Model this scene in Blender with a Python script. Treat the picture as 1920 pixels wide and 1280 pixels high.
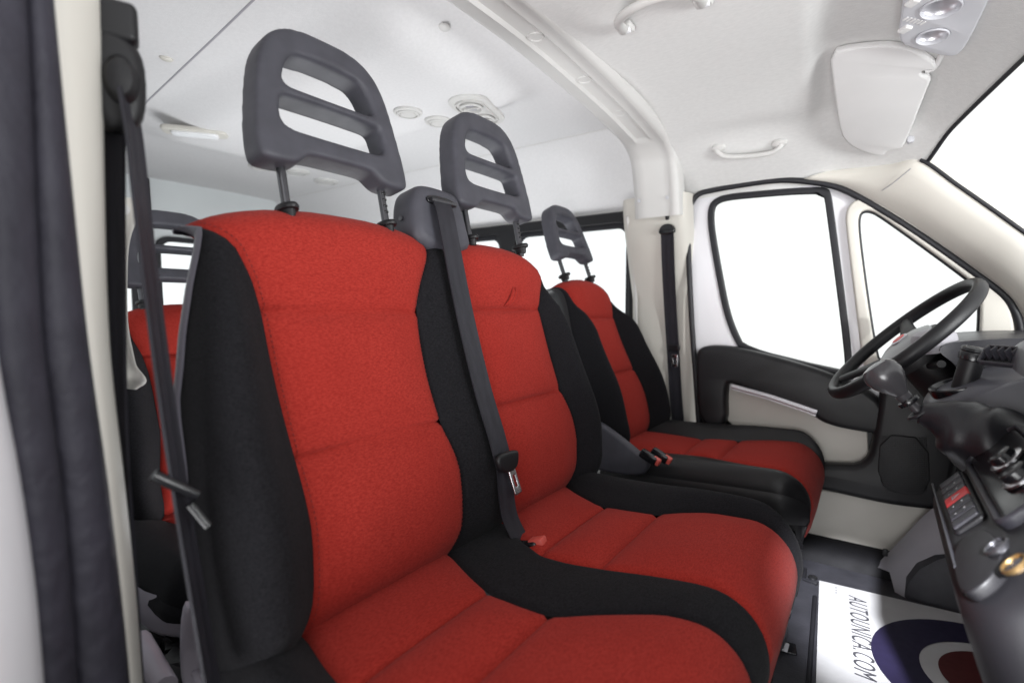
import bpy, bmesh, math, random
from mathutils import Vector, Matrix
random.seed(4)
for o in list(bpy.data.objects): bpy.data.objects.remove(o)
SC = bpy.context.scene
COL = SC.collection
R_ = math.radians
# ------------------------------------------------------------------ camera
# van axes: x forward, y towards the driver's side, z up, floor at z = 0
CAM = Vector((0, 0, .77)); YAW = R_(35.6); PIT = R_(3.83); FPX = 970.0
d0 = Vector((-math.sin(YAW), math.cos(YAW), 0)); RT = Vector((math.cos(YAW), math.sin(YAW), 0))
DV = d0*math.cos(PIT) + Vector((0, 0, -math.sin(PIT))); UV = Vector((0, 0, math.cos(PIT))) + d0*math.sin(PIT)
cd = bpy.data.cameras.new('camera'); cam = bpy.data.objects.new('camera', cd); COL.objects.link(cam)
cam.matrix_world = Matrix(((RT.x, UV.x, -DV.x, CAM.x), (RT.y, UV.y, -DV.y, CAM.y), (RT.z, UV.z, -DV.z, CAM.z), (0, 0, 0, 1)))
cd.sensor_width = 36; cd.lens = FPX/1920*36; cd.clip_start = .02; cd.clip_end = 200
cd.dof.use_dof = True; cd.dof.focus_distance = 1.05; cd.dof.aperture_fstop = 2.4
SC.camera = cam
# ------------------------------------------------------------------ light: a white photo studio with soft boxes, plus an added rear fill
w = bpy.data.worlds.new('World'); SC.world = w; w.use_nodes = True
bg = w.node_tree.nodes['Background']; bg.inputs[0].default_value = (1, 1, 1, 1); bg.inputs[1].default_value = 1.15
def area(name, loc, to, size, power, col=(1, 1, 1), sy=None):
    l = bpy.data.lights.new(name, 'AREA'); l.size = size; l.energy = power; l.color = col
    if sy: l.shape = 'RECTANGLE'; l.size_y = sy
    o = bpy.data.objects.new(name, l); COL.objects.link(o); o.location = loc
    o.rotation_euler = (Vector(to)-Vector(loc)).to_track_quat('-Z', 'Y').to_euler(); return o
area('studio_softbox_windshield', (1.45, .75, .82), (-.5, 1.15, 1.40), 1.1, 36, (.98, .99, 1), .45)
bl_ = area('studio_bounce_lamp', (-.02, -.55, .32), (-.12, 1.05, 1.37), .8, 8.2, (.99, .995, 1)); bl_.data.spread = R_(90)
area('studio_softbox_door', (.8, -1.6, 2.1), (-.55, .9, .85), 1.4, 3, (.97, .98, 1))
area('bounce_lamp_rear', (-1.45, 1.15, .28), (-1.7, 1.05, 1.4), 1.1, 16, (.96, .985, 1))  # added fill, hidden behind the seats, to brighten the rear ceiling
def spot(name, loc, to, power, ang, size, col):
    l = bpy.data.lights.new(name, 'SPOT'); l.energy = power; l.spot_size = R_(ang); l.spot_blend = .25; l.shadow_soft_size = size; l.color = col
    o = bpy.data.objects.new(name, l); COL.objects.link(o); o.location = loc
    o.rotation_euler = (Vector(to)-Vector(loc)).to_track_quat('-Z', 'Y').to_euler()
spot('studio_spot_door', (.28, -1.5, 1.75), (-.03, 1.50, .02), 1900, 5.6, .05, (.95, .96, 1))
spot('studio_spot_front', (1.7, .2, 1.5), (.12, 1.82, .85), 160, 22, .05, (1, .99, .98))
vs = SC.view_settings; vs.view_transform = 'Standard'; vs.look = 'None'; vs.exposure = .14; vs.gamma = 1; vs.use_curve_mapping = False

# ------------------------------------------------------------------ helpers
def ray(u, v): return DV + RT*((u-960)/FPX) + UV*((640-v)/FPX)
def on(u, v, ax, val):
    q = ray(u, v); return CAM + q*((val-CAM[ax])/q[ax])
def onplane(u, v, p, n):
    q = ray(u, v); return CAM + q*((Vector(p)-CAM).dot(n)/q.dot(n))
def lerp(a, b, t): return a+(b-a)*t
def interp(tab, x):
    if x <= tab[0][0]: return tab[0][1]
    for (a, ya), (b, yb) in zip(tab, tab[1:]):
        if x <= b:
            return ya+(yb-ya)*(x-a)/(b-a)
    return tab[-1][1]
def sstep(a, b, x):
    t = max(0, min(1, (x-a)/(b-a))); return t*t*(3-2*t)
def sinterp(tab, x, h=.03):     # smoothed table
    return sum(interp(tab, x+h*k/3)*wt for k, wt in ((-3, .5), (-2, 1), (-1, 1.5), (0, 2), (1, 1.5), (2, 1), (3, .5)))/8
def chaikin(P, n=2, closed=True):
    P = [Vector(p) for p in P]
    for _ in range(n):
        Q = []
        m = len(P)
        rng = range(m) if closed else range(m-1)
        if not closed: Q.append(P[0])
        for i in rng:
            a, b = P[i], P[(i+1) % m]
            Q += [a.lerp(b, .25), a.lerp(b, .75)]
        if not closed: Q.append(P[-1])
        P = Q
    return P
def catmull(P, n=8):
    P = [Vector(p) for p in P]; Q = [P[0]*2-P[1]] + P + [P[-1]*2-P[-2]]; out = []
    for i in range(1, len(Q)-2):
        p0, p1, p2, p3 = Q[i-1:i+3]
        for k in range(n):
            t = k/n
            out.append(.5*((2*p1)+(p2-p0)*t+(2*p0-5*p1+4*p2-p3)*t*t+(3*p1-p0-3*p2+p3)*t**3))
    out.append(P[-1].copy()); return out
def wm(o):
    m = o.matrix_basis.copy()
    if o.parent: m = wm(o.parent) @ o.matrix_parent_inverse @ m
    return m
def setparent(o, p):
    o.parent = p; o.matrix_parent_inverse = wm(p).inverted()
def tag(o, label=None, cat=None, group=None, kind=None):
    if label: o['label'] = label
    if cat: o['category'] = cat
    if group: o['group'] = group
    if kind: o['kind'] = kind
    return o
def thing(name, label, cat, loc=(0, 0, 0), group=None):
    o = bpy.data.objects.new(name, None); COL.objects.link(o); o.location = loc; o.empty_display_size = .05
    group = group or {'seat belt': 'seat belts', 'air vent': 'ceiling air vents', 'handle': 'grab handles', 'car seat': 'seats of the van', 'window': 'side windows'}.get(cat)
    return tag(o, label, cat, group)
def finish(me, mat, ang=40):
    if len(me.materials) == 0: me.materials.append(mat)
    me.polygons.foreach_set('use_smooth', [True]*len(me.polygons))
    if ang: me.set_sharp_from_angle(angle=R_(ang))
    me.update()
def obj(name, verts, faces, mat, parent=None, ang=40, fix=True):
    verts = [Vector(v) for v in verts]
    c = Vector((0, 0, 0))
    for v in verts: c += v
    c /= len(verts)
    me = bpy.data.meshes.new(name); me.from_pydata([v-c for v in verts], [], faces)
    if fix:
        bm = bmesh.new(); bm.from_mesh(me); bmesh.ops.recalc_face_normals(bm, faces=bm.faces); bm.to_mesh(me); bm.free()
    finish(me, mat, ang)
    o = bpy.data.objects.new(name, me); COL.objects.link(o); o.location = c
    if parent: setparent(o, parent)
    return o
def grid(name, rows, mat, parent=None, ang=60, closeu=False, caps=False, flip=None):
    n = len(rows[0]); V = [p for r in rows for p in r]; F = []
    for i in range(len(rows)-1):
        for j in range(n if closeu else n-1):
            k = (j+1) % n
            F.append((i*n+j, i*n+k, (i+1)*n+k, (i+1)*n+j))
    if caps: F.append(tuple(range(n))[::-1]); F.append(tuple(range((len(rows)-1)*n, len(rows)*n)))
    return obj(name, V, F, mat, parent, ang)
def frame_path(P, upv=None):
    fr = []; prev = None
    for i, p in enumerate(P):
        t = (P[min(i+1, len(P)-1)]-P[max(i-1, 0)]).normalized()
        if upv is not None: nv = Vector(upv)
        elif prev is None: nv = Vector((0, 0, 1)) if abs(t.z) < .9 else Vector((1, 0, 0))
        else: nv = prev
        b = t.cross(nv).normalized(); nn = b.cross(t).normalized(); prev = nn
        fr.append((p, t, nn, b))
    return fr
def tube(name, P, r, mat, parent=None, seg=12, rr=None, upv=None, flat=1.0, closed=False):
    P = [Vector(p) for p in P]; rows = []
    fr = frame_path(P, upv)
    if closed:
        pass
    for i, (p, t, nn, b) in enumerate(fr):
        k = rr(i/(len(P)-1)) if rr else r
        rows.append([p+nn*(math.cos(a)*k*flat)+b*(math.sin(a)*k) for a in [2*math.pi*j/seg for j in range(seg)]])
    return grid(name, rows, mat, parent, 50, closeu=True, caps=True)
def strap(name, P, wdir, width, thick, mat, parent=None):
    """woven belt: ribbon with slightly raised edges; wdir = width direction(s)"""
    P = [Vector(p) for p in P]; rows = []
    for i, p in enumerate(P):
        wd = (wdir[i] if isinstance(wdir, list) else Vector(wdir)).normalized()
        t = (P[min(i+1, len(P)-1)]-P[max(i-1, 0)]).normalized(); nn = t.cross(wd).normalized()
        row = []
        for s in (-1, -.86, -.8, -.3, -.25, .25, .3, .8, .86, 1):
            bump = 1.25 if abs(s) > .82 else (.85 if abs(s) > .27 else 1.0)
            row.append(p+wd*(s*width/2)+nn*(thick/2*bump))
        for s in (1, .5, -.5, -1): row.append(p+wd*(s*width/2)-nn*(thick/2))
        rows.append(row)
    return grid(name, rows, mat, parent, 60, closeu=True, caps=True)
def box(name, c, s, mat, parent=None, bev=.004, rot=None, seg=2):
    bm = bmesh.new(); bmesh.ops.create_cube(bm, size=1)
    for v in bm.verts: v.co = Vector((v.co.x*s[0], v.co.y*s[1], v.co.z*s[2]))
    if bev: bmesh.ops.bevel(bm, geom=bm.edges[:], offset=min(bev, min(s)*.45), segments=seg, affect='EDGES', profile=.5)
    me = bpy.data.meshes.new(name); bm.to_mesh(me); bm.free(); finish(me, mat, 40)
    o = bpy.data.objects.new(name, me); COL.objects.link(o); o.location = c
    if rot is not None: o.rotation_euler = rot if not isinstance(rot, Matrix) else rot.to_euler()
    if parent: setparent(o, parent)
    return o
def axes_from(n, upv=(0, 0, 1)):
    n = Vector(n).normalized(); u = Vector(upv); x = u.cross(n).normalized(); y = n.cross(x).normalized()
    return x, y, n
def lathe(name, prof, c, axis, mat, parent=None, seg=32, squash=(1, 1), upv=(0, 0, 1), caps=True):
    x, y, n = axes_from(axis, upv if abs(Vector(axis).normalized().dot(Vector(upv))) < .95 else (1, 0, 0)); c = Vector(c); rows = []
    for r, h in prof:
        rows.append([c+n*h+x*(math.cos(a)*r*squash[0])+y*(math.sin(a)*r*squash[1]) for a in [2*math.pi*k/seg for k in range(seg)]])
    return grid(name, rows, mat, parent, 35, closeu=True, caps=caps)
def curve_plate(outline, holes, thick, bev):
    cu = bpy.data.curves.new('tmp', 'CURVE'); cu.dimensions = '2D'; cu.fill_mode = 'BOTH'
    cu.extrude = max(thick/2-bev, 0); cu.bevel_depth = bev; cu.bevel_resolution = 3; cu.offset = -bev
    for loop in [outline]+holes:
        sp = cu.splines.new('POLY'); sp.points.add(len(loop)-1); sp.use_cyclic_u = True
        for q, p in zip(sp.points, loop): q.co = (p[0], p[1], 0, 1)
    o = bpy.data.objects.new('tmp', cu); COL.objects.link(o)
    bpy.context.view_layer.update()
    me = bpy.data.meshes.new_from_object(o.evaluated_get(bpy.context.evaluated_depsgraph_get()))
    bpy.data.objects.remove(o); bpy.data.curves.remove(cu)
    bm = bmesh.new(); bm.from_mesh(me); bmesh.ops.remove_doubles(bm, verts=bm.verts, dist=1e-5)
    bmesh.ops.recalc_face_normals(bm, faces=bm.faces); bm.to_mesh(me); bm.free()
    return me
def place(name, me, mat, M, parent=None, ang=40):
    finish(me, mat, ang); me.name = name
    o = bpy.data.objects.new(name, me); COL.objects.link(o); o.matrix_basis = M
    if parent: setparent(o, parent)
    return o
def plate(name, outline, holes, c, ax, ay, thick, bev, mat, parent=None, ang=40):
    """flat plate with holes: 2-D outline along ax, ay about the point c"""
    ax = Vector(ax).normalized(); ay = Vector(ay).normalized(); n = ax.cross(ay)
    M = Matrix(((ax.x, ay.x, n.x, c[0]), (ax.y, ay.y, n.y, c[1]), (ax.z, ay.z, n.z, c[2]), (0, 0, 0, 1)))
    return place(name, curve_plate(outline, holes, thick, bev), mat, M, parent, ang)
def door_plate(name, px, holes, y, thick, bev, mat, parent=None, sm=2, hsm=2):
    """plate lying in the plane of the driver's door (x-z), outline points measured there"""
    f = lambda L, s: [(p.x, p.z) for p in (chaikin([on(u, v, 1, y) for u, v in L], s))]
    return plate(name, f(px, sm), [f(h, hsm) for h in holes], (0, y, 0), (1, 0, 0), (0, 0, 1), thick, bev, mat, parent)
def rrect(w, h, r, n=5):
    out = []
    for cx, cy, a0 in ((w/2-r, h/2-r, 0), (-w/2+r, h/2-r, 90), (-w/2+r, -h/2+r, 180), (w/2-r, -h/2+r, 270)):
        for k in range(n+1):
            a = R_(a0+90*k/n); out.append((cx+r*math.cos(a), cy+r*math.sin(a)))
    return out

# ------------------------------------------------------------------ materials
def mat(name, col, rough=.5, var=0, vscale=8, bump=0, bscale=200, spec=.5, metal=0, sheen=0, col2=None, coat=0, stretch=None, detail=6, dist=.002):
    m = bpy.data.materials.new(name); m.use_nodes = True; nt = m.node_tree; b = nt.nodes['Principled BSDF']
    b.inputs['Base Color'].default_value = (*col, 1); b.inputs['Roughness'].default_value = rough
    b.inputs['Specular IOR Level'].default_value = spec; b.inputs['Metallic'].default_value = metal
    b.inputs['Sheen Weight'].default_value = sheen; b.inputs['Coat Weight'].default_value = coat
    tc = nt.nodes.new('ShaderNodeTexCoord'); src = tc.outputs['Object']
    if stretch:
        mp = nt.nodes.new('ShaderNodeMapping'); mp.inputs['Scale'].default_value = stretch; nt.links.new(src, mp.inputs[0]); src2 = mp.outputs[0]
    else: src2 = src
    if var or col2:
        n = nt.nodes.new('ShaderNodeTexNoise'); n.inputs['Scale'].default_value = vscale; n.inputs['Detail'].default_value = detail; nt.links.new(src2, n.inputs['Vector'])
        cr = nt.nodes.new('ShaderNodeMix'); cr.data_type = 'RGBA'
        c2 = col2 if col2 else tuple(c*(1-var) for c in col)
        mr = nt.nodes.new('ShaderNodeMapRange'); mr.inputs['From Min'].default_value = .3; mr.inputs['From Max'].default_value = .7
        nt.links.new(n.outputs['Fac'], mr.inputs['Value']); nt.links.new(mr.outputs[0], cr.inputs['Factor'])
        cr.inputs['A'].default_value = (*col, 1); cr.inputs['B'].default_value = (*c2, 1); nt.links.new(cr.outputs['Result'], b.inputs['Base Color'])
        rr = nt.nodes.new('ShaderNodeMapRange'); rr.inputs['To Min'].default_value = max(rough-.06, .05); rr.inputs['To Max'].default_value = min(rough+.08, 1)
        nt.links.new(n.outputs['Fac'], rr.inputs['Value']); nt.links.new(rr.outputs[0], b.inputs['Roughness'])
    if bump:
        n2 = nt.nodes.new('ShaderNodeTexNoise'); n2.inputs['Scale'].default_value = bscale; n2.inputs['Detail'].default_value = 4; nt.links.new(src2, n2.inputs['Vector'])
        bp = nt.nodes.new('ShaderNodeBump'); bp.inputs['Strength'].default_value = bump; bp.inputs['Distance'].default_value = dist
        nt.links.new(n2.outputs['Fac'], bp.inputs['Height']); nt.links.new(bp.outputs[0], b.inputs['Normal'])
    return m
M = {}
def fabric(name, c1, c2, c3, scale, bump, sheen):
    m = mat(name, c1, .93, bump=bump, bscale=scale*1.3, spec=.08, sheen=sheen, dist=.0014, stretch=(1, .55, 1)); nt = m.node_tree; b = nt.nodes['Principled BSDF']
    tc = [n for n in nt.nodes if n.type == 'TEX_COORD'][0]
    def noise(sc, det, lo, hi, vec=None):
        n = nt.nodes.new('ShaderNodeTexNoise'); n.inputs['Scale'].default_value = sc; n.inputs['Detail'].default_value = det; nt.links.new(vec or tc.outputs['Object'], n.inputs['Vector'])
        r = nt.nodes.new('ShaderNodeMapRange'); r.inputs['From Min'].default_value = lo; r.inputs['From Max'].default_value = hi; nt.links.new(n.outputs['Fac'], r.inputs['Value']); return r.outputs[0]
    mp = nt.nodes.new('ShaderNodeMapping'); mp.inputs['Scale'].default_value = (1, .35, 1.2); nt.links.new(tc.outputs['Object'], mp.inputs[0])
    fine = noise(scale, 5, .35, .65, mp.outputs[0]); big = noise(7, 5, .38, .70)
    def mix(f, a, bb):
        x = nt.nodes.new('ShaderNodeMix'); x.data_type = 'RGBA'; nt.links.new(f, x.inputs['Factor'])
        for k, v in (('A', a), ('B', bb)):
            if isinstance(v, tuple): x.inputs[k].default_value = (*v, 1)
            else: nt.links.new(v, x.inputs[k])
        return x.outputs['Result']
    c = mix(fine, c1, c2); k = mix(big, c, c3)
    x = nt.nodes.new('ShaderNodeMix'); x.data_type = 'RGBA'; x.inputs['Factor'].default_value = .30; nt.links.new(c, x.inputs['A']); nt.links.new(k, x.inputs['B']); nt.links.new(x.outputs['Result'], b.inputs['Base Color'])
    # soft wrinkles under the weave
    w1 = nt.nodes.new('ShaderNodeTexNoise'); w1.inputs['Scale'].default_value = 14; w1.inputs['Detail'].default_value = 2; w1.inputs['Distortion'].default_value = .6; nt.links.new(tc.outputs['Object'], w1.inputs['Vector'])
    bw = nt.nodes.new('ShaderNodeBump'); bw.inputs['Strength'].default_value = .22; bw.inputs['Distance'].default_value = .006; nt.links.new(w1.outputs['Fac'], bw.inputs['Height'])
    fb_ = [n for n in nt.nodes if n.type == 'BUMP' and n != bw][0]; nt.links.new(bw.outputs[0], fb_.inputs['Normal'])
    return m
M['red'] = fabric('red_fabric', (.37, .035, .025), (.26, .019, .014), (.26, .018, .013), 520, .75, .04)
M['blackf'] = fabric('black_fabric', (.0165, .0160, .0185), (.0070, .0068, .0080), (.0100, .0098, .0112), 520, .7, .03)
M['stitch'] = mat('stitch_thread', (.16, .010, .008), .8)
M['vinyl'] = mat('black_vinyl', (.012, .0115, .013), .42, .2, 20, .15, 500, .4, dist=.0006)
M['hr'] = mat('headrest_grey', (.070, .069, .084), .5, .22, 26, .3, 620, .35, dist=.0008)
M['shell'] = mat('seat_shell_grey', (.125, .118, .145), .5, .08, 10, .12, 600, .35, dist=.0006)
M['rearshell'] = mat('seat_base_grey', (.36, .33, .38), .5, .08, 10, .1, 500, .35, dist=.0006)
M['steel'] = mat('dark_steel', (.12, .12, .13), .32, .1, 30, metal=.9)
M['chrome'] = mat('chrome', (.70, .70, .72), .26, metal=1)
M['webbing'] = mat('belt_webbing', (.021, .020, .027), .6, .25, 90, .6, 900, .35, stretch=(1, 1, .25), dist=.0008)
M['bplastic'] = mat('black_plastic', (.0085, .0082, .0098), .45, .15, 15, .18, 650, .38, dist=.0008)
M['bgloss'] = mat('glossy_black_plastic', (.010, .010, .012), .2, .1, 10, spec=.5)
M['dash'] = mat('dash_plastic', (.028, .0275, .034), .36, .12, 9, .25, 480, .5, dist=.001)
M['leather'] = mat('boot_leather', (.014, .0135, .017), .40, .2, 30, .25, 260, .5, dist=.001)
M['headliner'] = mat('headliner_cloth', (.68, .675, .665), .95, .07, 140, .5, 420, .1, dist=.0012, stretch=(.5, 1, 1))
M['headliner2'] = mat('rear_headliner_cloth', (.70, .69, .695), .95, .06, 120, .45, 380, .1, dist=.0012)
M['cream'] = mat('cream_trim', (.61, .585, .535), .5, .05, 6, .12, 500, .35, dist=.0006)
M['creamg'] = mat('cream_grey_trim', (.61, .60, .585), .5, .05, 6, .1, 500, .35, dist=.0006)
M['white'] = mat('white_body_paint', (.78, .77, .80), .28, .04, 4, spec=.5, coat=.3)
M['visor'] = mat('visor_vinyl', (.66, .65, .645), .6, .05, 10, .15, 500, .25, dist=.0006)
M['lampgrey'] = mat('lamp_housing_grey', (.54, .54, .57), .45, .05, 20, .1, 500, .4, dist=.0005)
M['rubber'] = mat('rubber_seal', (.016, .016, .020), .5, .2, 20, .2, 300, .4, dist=.001)
M['bluerubber'] = mat('door_rubber', (.036, .034, .047), .6, .4, 22, .6, 45, .3, dist=.006)
M['silver'] = mat('silver_trim', (.55, .54, .57), .35, metal=.6)
M['floor'] = mat('floor_vinyl', (.048, .048, .058), .5, .35, 18, .35, 160, .4, dist=.0015)
M['redbtn'] = mat('red_button', (.62, .03, .035), .35)
M['buckle'] = mat('buckle_red', (.62, .10, .08), .4)
M['whiteprint'] = mat('white_print', (.38, .38, .40), .5)
M['gold'] = mat('brass_ring', (.30, .20, .09), .4, metal=.9)
M['paper'] = mat('mat_paper', (.60, .60, .61), .6, .16, 9, .3, 30, .3, dist=.004)
M['navy'] = mat('mat_navy_print', (.018, .014, .048), .55, .15, 60)
M['darkred'] = mat('mat_red_print', (.085, .009, .010), .55, .15, 60)
M['inkgrey'] = mat('mat_ink', (.06, .06, .07), .6)
M['bodygrey'] = mat('rear_body_grey', (.68, .71, .715), .5, .05, 5)
M['kick'] = mat('kick_panel_grey', (.34, .33, .36), .5, .1, 10, .1, 400, .35)
M['dial'] = mat('wheel_hub_grey', (.30, .31, .32), .3, .05, 10)
M['clear'] = mat('lens', (.8, .8, .82), .15, spec=.6)
def glass(name, tint):
    m = bpy.data.materials.new(name); m.use_nodes = True; nt = m.node_tree; nt.nodes.clear()
    out = nt.nodes.new('ShaderNodeOutputMaterial'); mx = nt.nodes.new('ShaderNodeMixShader'); tr = nt.nodes.new('ShaderNodeBsdfTransparent'); gl = nt.nodes.new('ShaderNodeBsdfGlossy')
    fr = nt.nodes.new('ShaderNodeFresnel'); fr.inputs[0].default_value = 1.4
    tr.inputs[0].default_value = (*tint, 1); gl.inputs['Roughness'].default_value = .02
    ml = nt.nodes.new('ShaderNodeMath'); ml.operation = 'MULTIPLY'; ml.inputs[1].default_value = .12; nt.links.new(fr.outputs[0], ml.inputs[0]); nt.links.new(ml.outputs[0], mx.inputs[0]); nt.links.new(tr.outputs[0], mx.inputs[1]); nt.links.new(gl.outputs[0], mx.inputs[2]); nt.links.new(mx.outputs[0], out.inputs[0]); return m
M['glass'] = glass('window_glass', (.965, .98, .975)); M['tint'] = glass('tinted_glass', (.95, .975, .98))

#=STRUCTURE
def light_cut_floor():  # unseen ground disc, added and kept dark to cut light from below
    n = 48; V = [(-.5, 1, -.62)]+[(-.5+7.4*math.cos(2*math.pi*k/n), 1+7.4*math.sin(2*math.pi*k/n), -.62) for k in range(n)]
    o = obj('ground', V, [(0, 1+k, 1+(k+1) % n) for k in range(n)], mat('studio_floor', (.05, .05, .052), .7, .2, 3)); o['kind'] = 'structure'
light_cut_floor()
# ------------------------------------------------------------------ setting: floor, headliner, walls
def struct(o): o['kind'] = 'structure'; return o
struct(grid('floor', [[(x, y, -.002+.0015*math.sin(9*y)*math.sin(7*x)) for y in [.12+.06*k for k in range(32)]] for x in [-3.1+.1*k for k in range(39)]], M['floor']))
ZC = 1.36
def xh(y): return .248-.383*(y-1.08)**2
def zfront(x, y):
    z = ZC - .19*(abs(y-1.08)/.77)**4
    s = max(0, (x+.15)/(xh(y)+.15)); z -= .085*s*s
    # soft trough in which the driver's visor lies, with a rounded shoulder behind it
    m = sstep(-.175, -.115, x+.10*(y-1.4))*sstep(1.10, 1.20, y)*(1-sstep(1.68, 1.76, y))
    z += .020*m*(1-sstep(.03, .17, x))
    # scoop behind the rear grab handle
    z += .015*math.exp(-((x+.33)/.16)**2-((y-1.70)/.05)**2)
    return z
ys = [.30+1.56*k/90 for k in range(91)]
rows = []
for i in range(71):
    t = i/70
    rows.append([(lerp(-.585, xh(y), t), y, zfront(lerp(-.585, xh(y), t), y)) for y in ys]+[(lerp(-.585, xh(1.86), t), 1.868, zfront(lerp(-.585, xh(1.86), t), 1.86)-.006), (lerp(-.585, xh(1.86), t), 1.872, zfront(lerp(-.585, xh(1.86), t), 1.86)-.022)])
rows.append([(xh(y)+.012, y, zfront(xh(y), y)-.004) for y in ys+[1.868, 1.872]]); rows.append([(xh(y)+.018, y, zfront(xh(y), y)+.03) for y in ys+[1.868, 1.872]])
struct(grid('ceiling_front', rows, M['headliner'], ang=None))
tube_hdr = [(xh(y)+.012, y, zfront(xh(y), y)-.005) for y in ys]
def zrear(x, y):
    z = 1.43-.01*(abs(y-1.08)/.7)**4
    b = (sstep(-2.35, -2.1, x))*(1-sstep(-1.0, -.82, x+.10*(y-1.3)))*sstep(.72, .88, y)*(1-sstep(1.28, 1.42, y))
    return z-.055*b
ys2 = [.36+1.42*k/72 for k in range(73)]
struct(grid('ceiling_rear', [[(x, y, zrear(x, y)) for y in ys2] for x in [-3.1+(-.60+3.1)*k/100 for k in range(101)]], M['headliner2'], ang=None))
# far side: rounded upper wall, window belt, lower wall
def uw(y0, sgn, name):
    rows = []
    for x in [-3.1, -2.4, -1.8, -1.2, -.9, -.7, -.62]:
        rows.append([(x, 1.08+sgn*a, z) for a, z in ((.70, 1.424), (.712, 1.416), (.75, 1.375), (.79, 1.31), (.83, 1.23), (.865, 1.17), (.875, 1.155))])
    return struct(grid(name, rows, M['headliner2'], ang=70))
uw(0, 1, 'upper_wall_left'); uw(0, -1, 'upper_wall_right')
def wall_with_window(name, y, x0, x1, z0, z1, holes, m):
    o = [(x0, z0), (x1, z0), (x1, z1), (x0, z1)]
    return struct(plate(name, o, holes, (0, y, 0), (1, 0, 0), (0, 0, 1), .02, .002, m))
def rr_at(x0, x1, z0, z1, r): return [((x0+x1)/2+a, (z0+z1)/2+b) for a, b in rrect(x1-x0, z1-z0, r)]
WL = [rr_at(-1.37, -.82, .62, 1.10, .05), rr_at(-2.3, -1.45, .62, 1.10, .05)]
wall_with_window('wall_left', 1.965, -3.1, -.60, 0, 1.17, WL, M['creamg'])
wall_with_window('wall_right', .165, -3.1, -.74, 0, 1.17, [rr_at(-1.55, -.88, .62, 1.08, .05), rr_at(-2.6, -1.7, .62, 1.08, .05)], M['bodygrey'])
# rear wall with two door windows
struct(plate('wall_rear', [(.1, 0), (2.0, 0), (2.0, 1.45), (.1, 1.45)], [rr_at(.30, 1.02, .60, 1.12, .06), rr_at(1.14, 1.86, .60, 1.12, .06)], (-3.1, 0, 0), (0, 1, 0), (0, 0, 1), .03, .003, M['bodygrey']))

# ------------------------------------------------------------------ roof bow over the seats
rb = thing('roof_bow', 'pale plastic cross beam spanning the ceiling with four screw recesses', 'roof beam', (-.61, 1.08, 1.33))
path = [(.28, 1.345), (.6, 1.362), (.956, 1.366), (1.187, 1.355), (1.41, 1.338), (1.58, 1.316), (1.665, 1.301), (1.718, 1.270), (1.740, 1.226), (1.760, 1.15), (1.770, 1.08)]
path = [(p.x, p.y) for p in catmull([(a, b, 0) for a, b in path], 7)]
# (x, height above the beam face, how much of it belongs to the screw channel that ends before the bend)
prof = [(-.745, .05, 0), (-.735, .016, 0), (-.715, .004, 0), (-.690, 0, 0), (-.684, 0, -.003), (-.678, 0, -.004), (-.672, 0, .004), (-.640, 0, .004), (-.632, 0, .004), (-.627, 0, -.001), (-.620, 0, 0),
        (-.606, -.001, 0), (-.600, -.004, 0), (-.592, -.007, 0), (-.582, -.007, 0), (-.574, -.003, 0), (-.570, .008, 0), (-.568, .05, 0)]
rows = []
for i, (y, z) in enumerate(path):
    a = path[min(i+1, len(path)-1)]; b = path[max(i-1, 0)]; t = Vector((0, a[0]-b[0], a[1]-b[1])).normalized(); nn = Vector((0, -t.z, t.y))
    f = 1-sstep(1.635, 1.66, y)
    rows.append([Vector((x, y, z))+nn*(h+c*f) for x, h, c in prof])
grid('beam_cover', rows, M['creamg'], rb, ang=50)
for u, v in ((988, 75), (1082, 153), (1150, 214), (1202, 265)):
    best = min(path, key=lambda q: abs((lambda p: p.y-q[0])(on(u, v, 2, q[1]-.0))))
    c = on(u, v, 2, best[1]+.004); c.x = -.652
    i = path.index(best); a = path[min(i+1, len(path)-1)]; b = path[max(i-1, 0)]; t = Vector((0, a[0]-b[0], a[1]-b[1])).normalized(); nn = Vector((0, t.z, -t.y))
    s = lathe('screw_recess', [(.0190, -.004), (.0190, .0015), (.0175, .0028), (.0160, .0018), (.0145, -.006), (.006, -.007)], c, nn, M['creamg'], rb, 28)
    lathe('screw', [(.006, -.007), (.006, -.0045), (.0045, -.004), (.001, -.004)], c, nn, M['lampgrey'], s, 14)

# ------------------------------------------------------------------ far B pillar
bp = thing('pillar_trim', 'cream trim of the door pillar behind the driver seat', 'pillar', (-.66, 1.94, 0))
prof = [(-.80, 1.965), (-.795, 1.93), (-.77, 1.91), (-.70, 1.905), (-.64, 1.90), (-.585, 1.90), (-.565, 1.91), (-.555, 1.93), (-.55, 1.965)]
rows = []
for z in (0, .3, .6, .8, .95, 1.05, 1.12, 1.16):
    off = -.115*sstep(.72, 1.15, z)
    rows.append([(x, y+off, z) for x, y in prof])
grid('lower_cover', rows, M['cream'], bp, ang=50)
for xx in (-.70, -.60):
    c = on(1160 if xx < -.65 else 1197, 366, 1, 1.855); lathe('screw', [(.006, 0), (.006, .003), (.002, .004)], (xx-.01, 1.757, 1.14), (0, -1, -.15), M['lampgrey'], bp, 12)
tube('pillar_edge', catmull([(-.772, 1.902, 0.3), (-.772, 1.899, .76), (-.772, 1.85, .97), (-.772, 1.80, 1.1)], 6), .006, M['creamg'], bp, 8)

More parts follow.
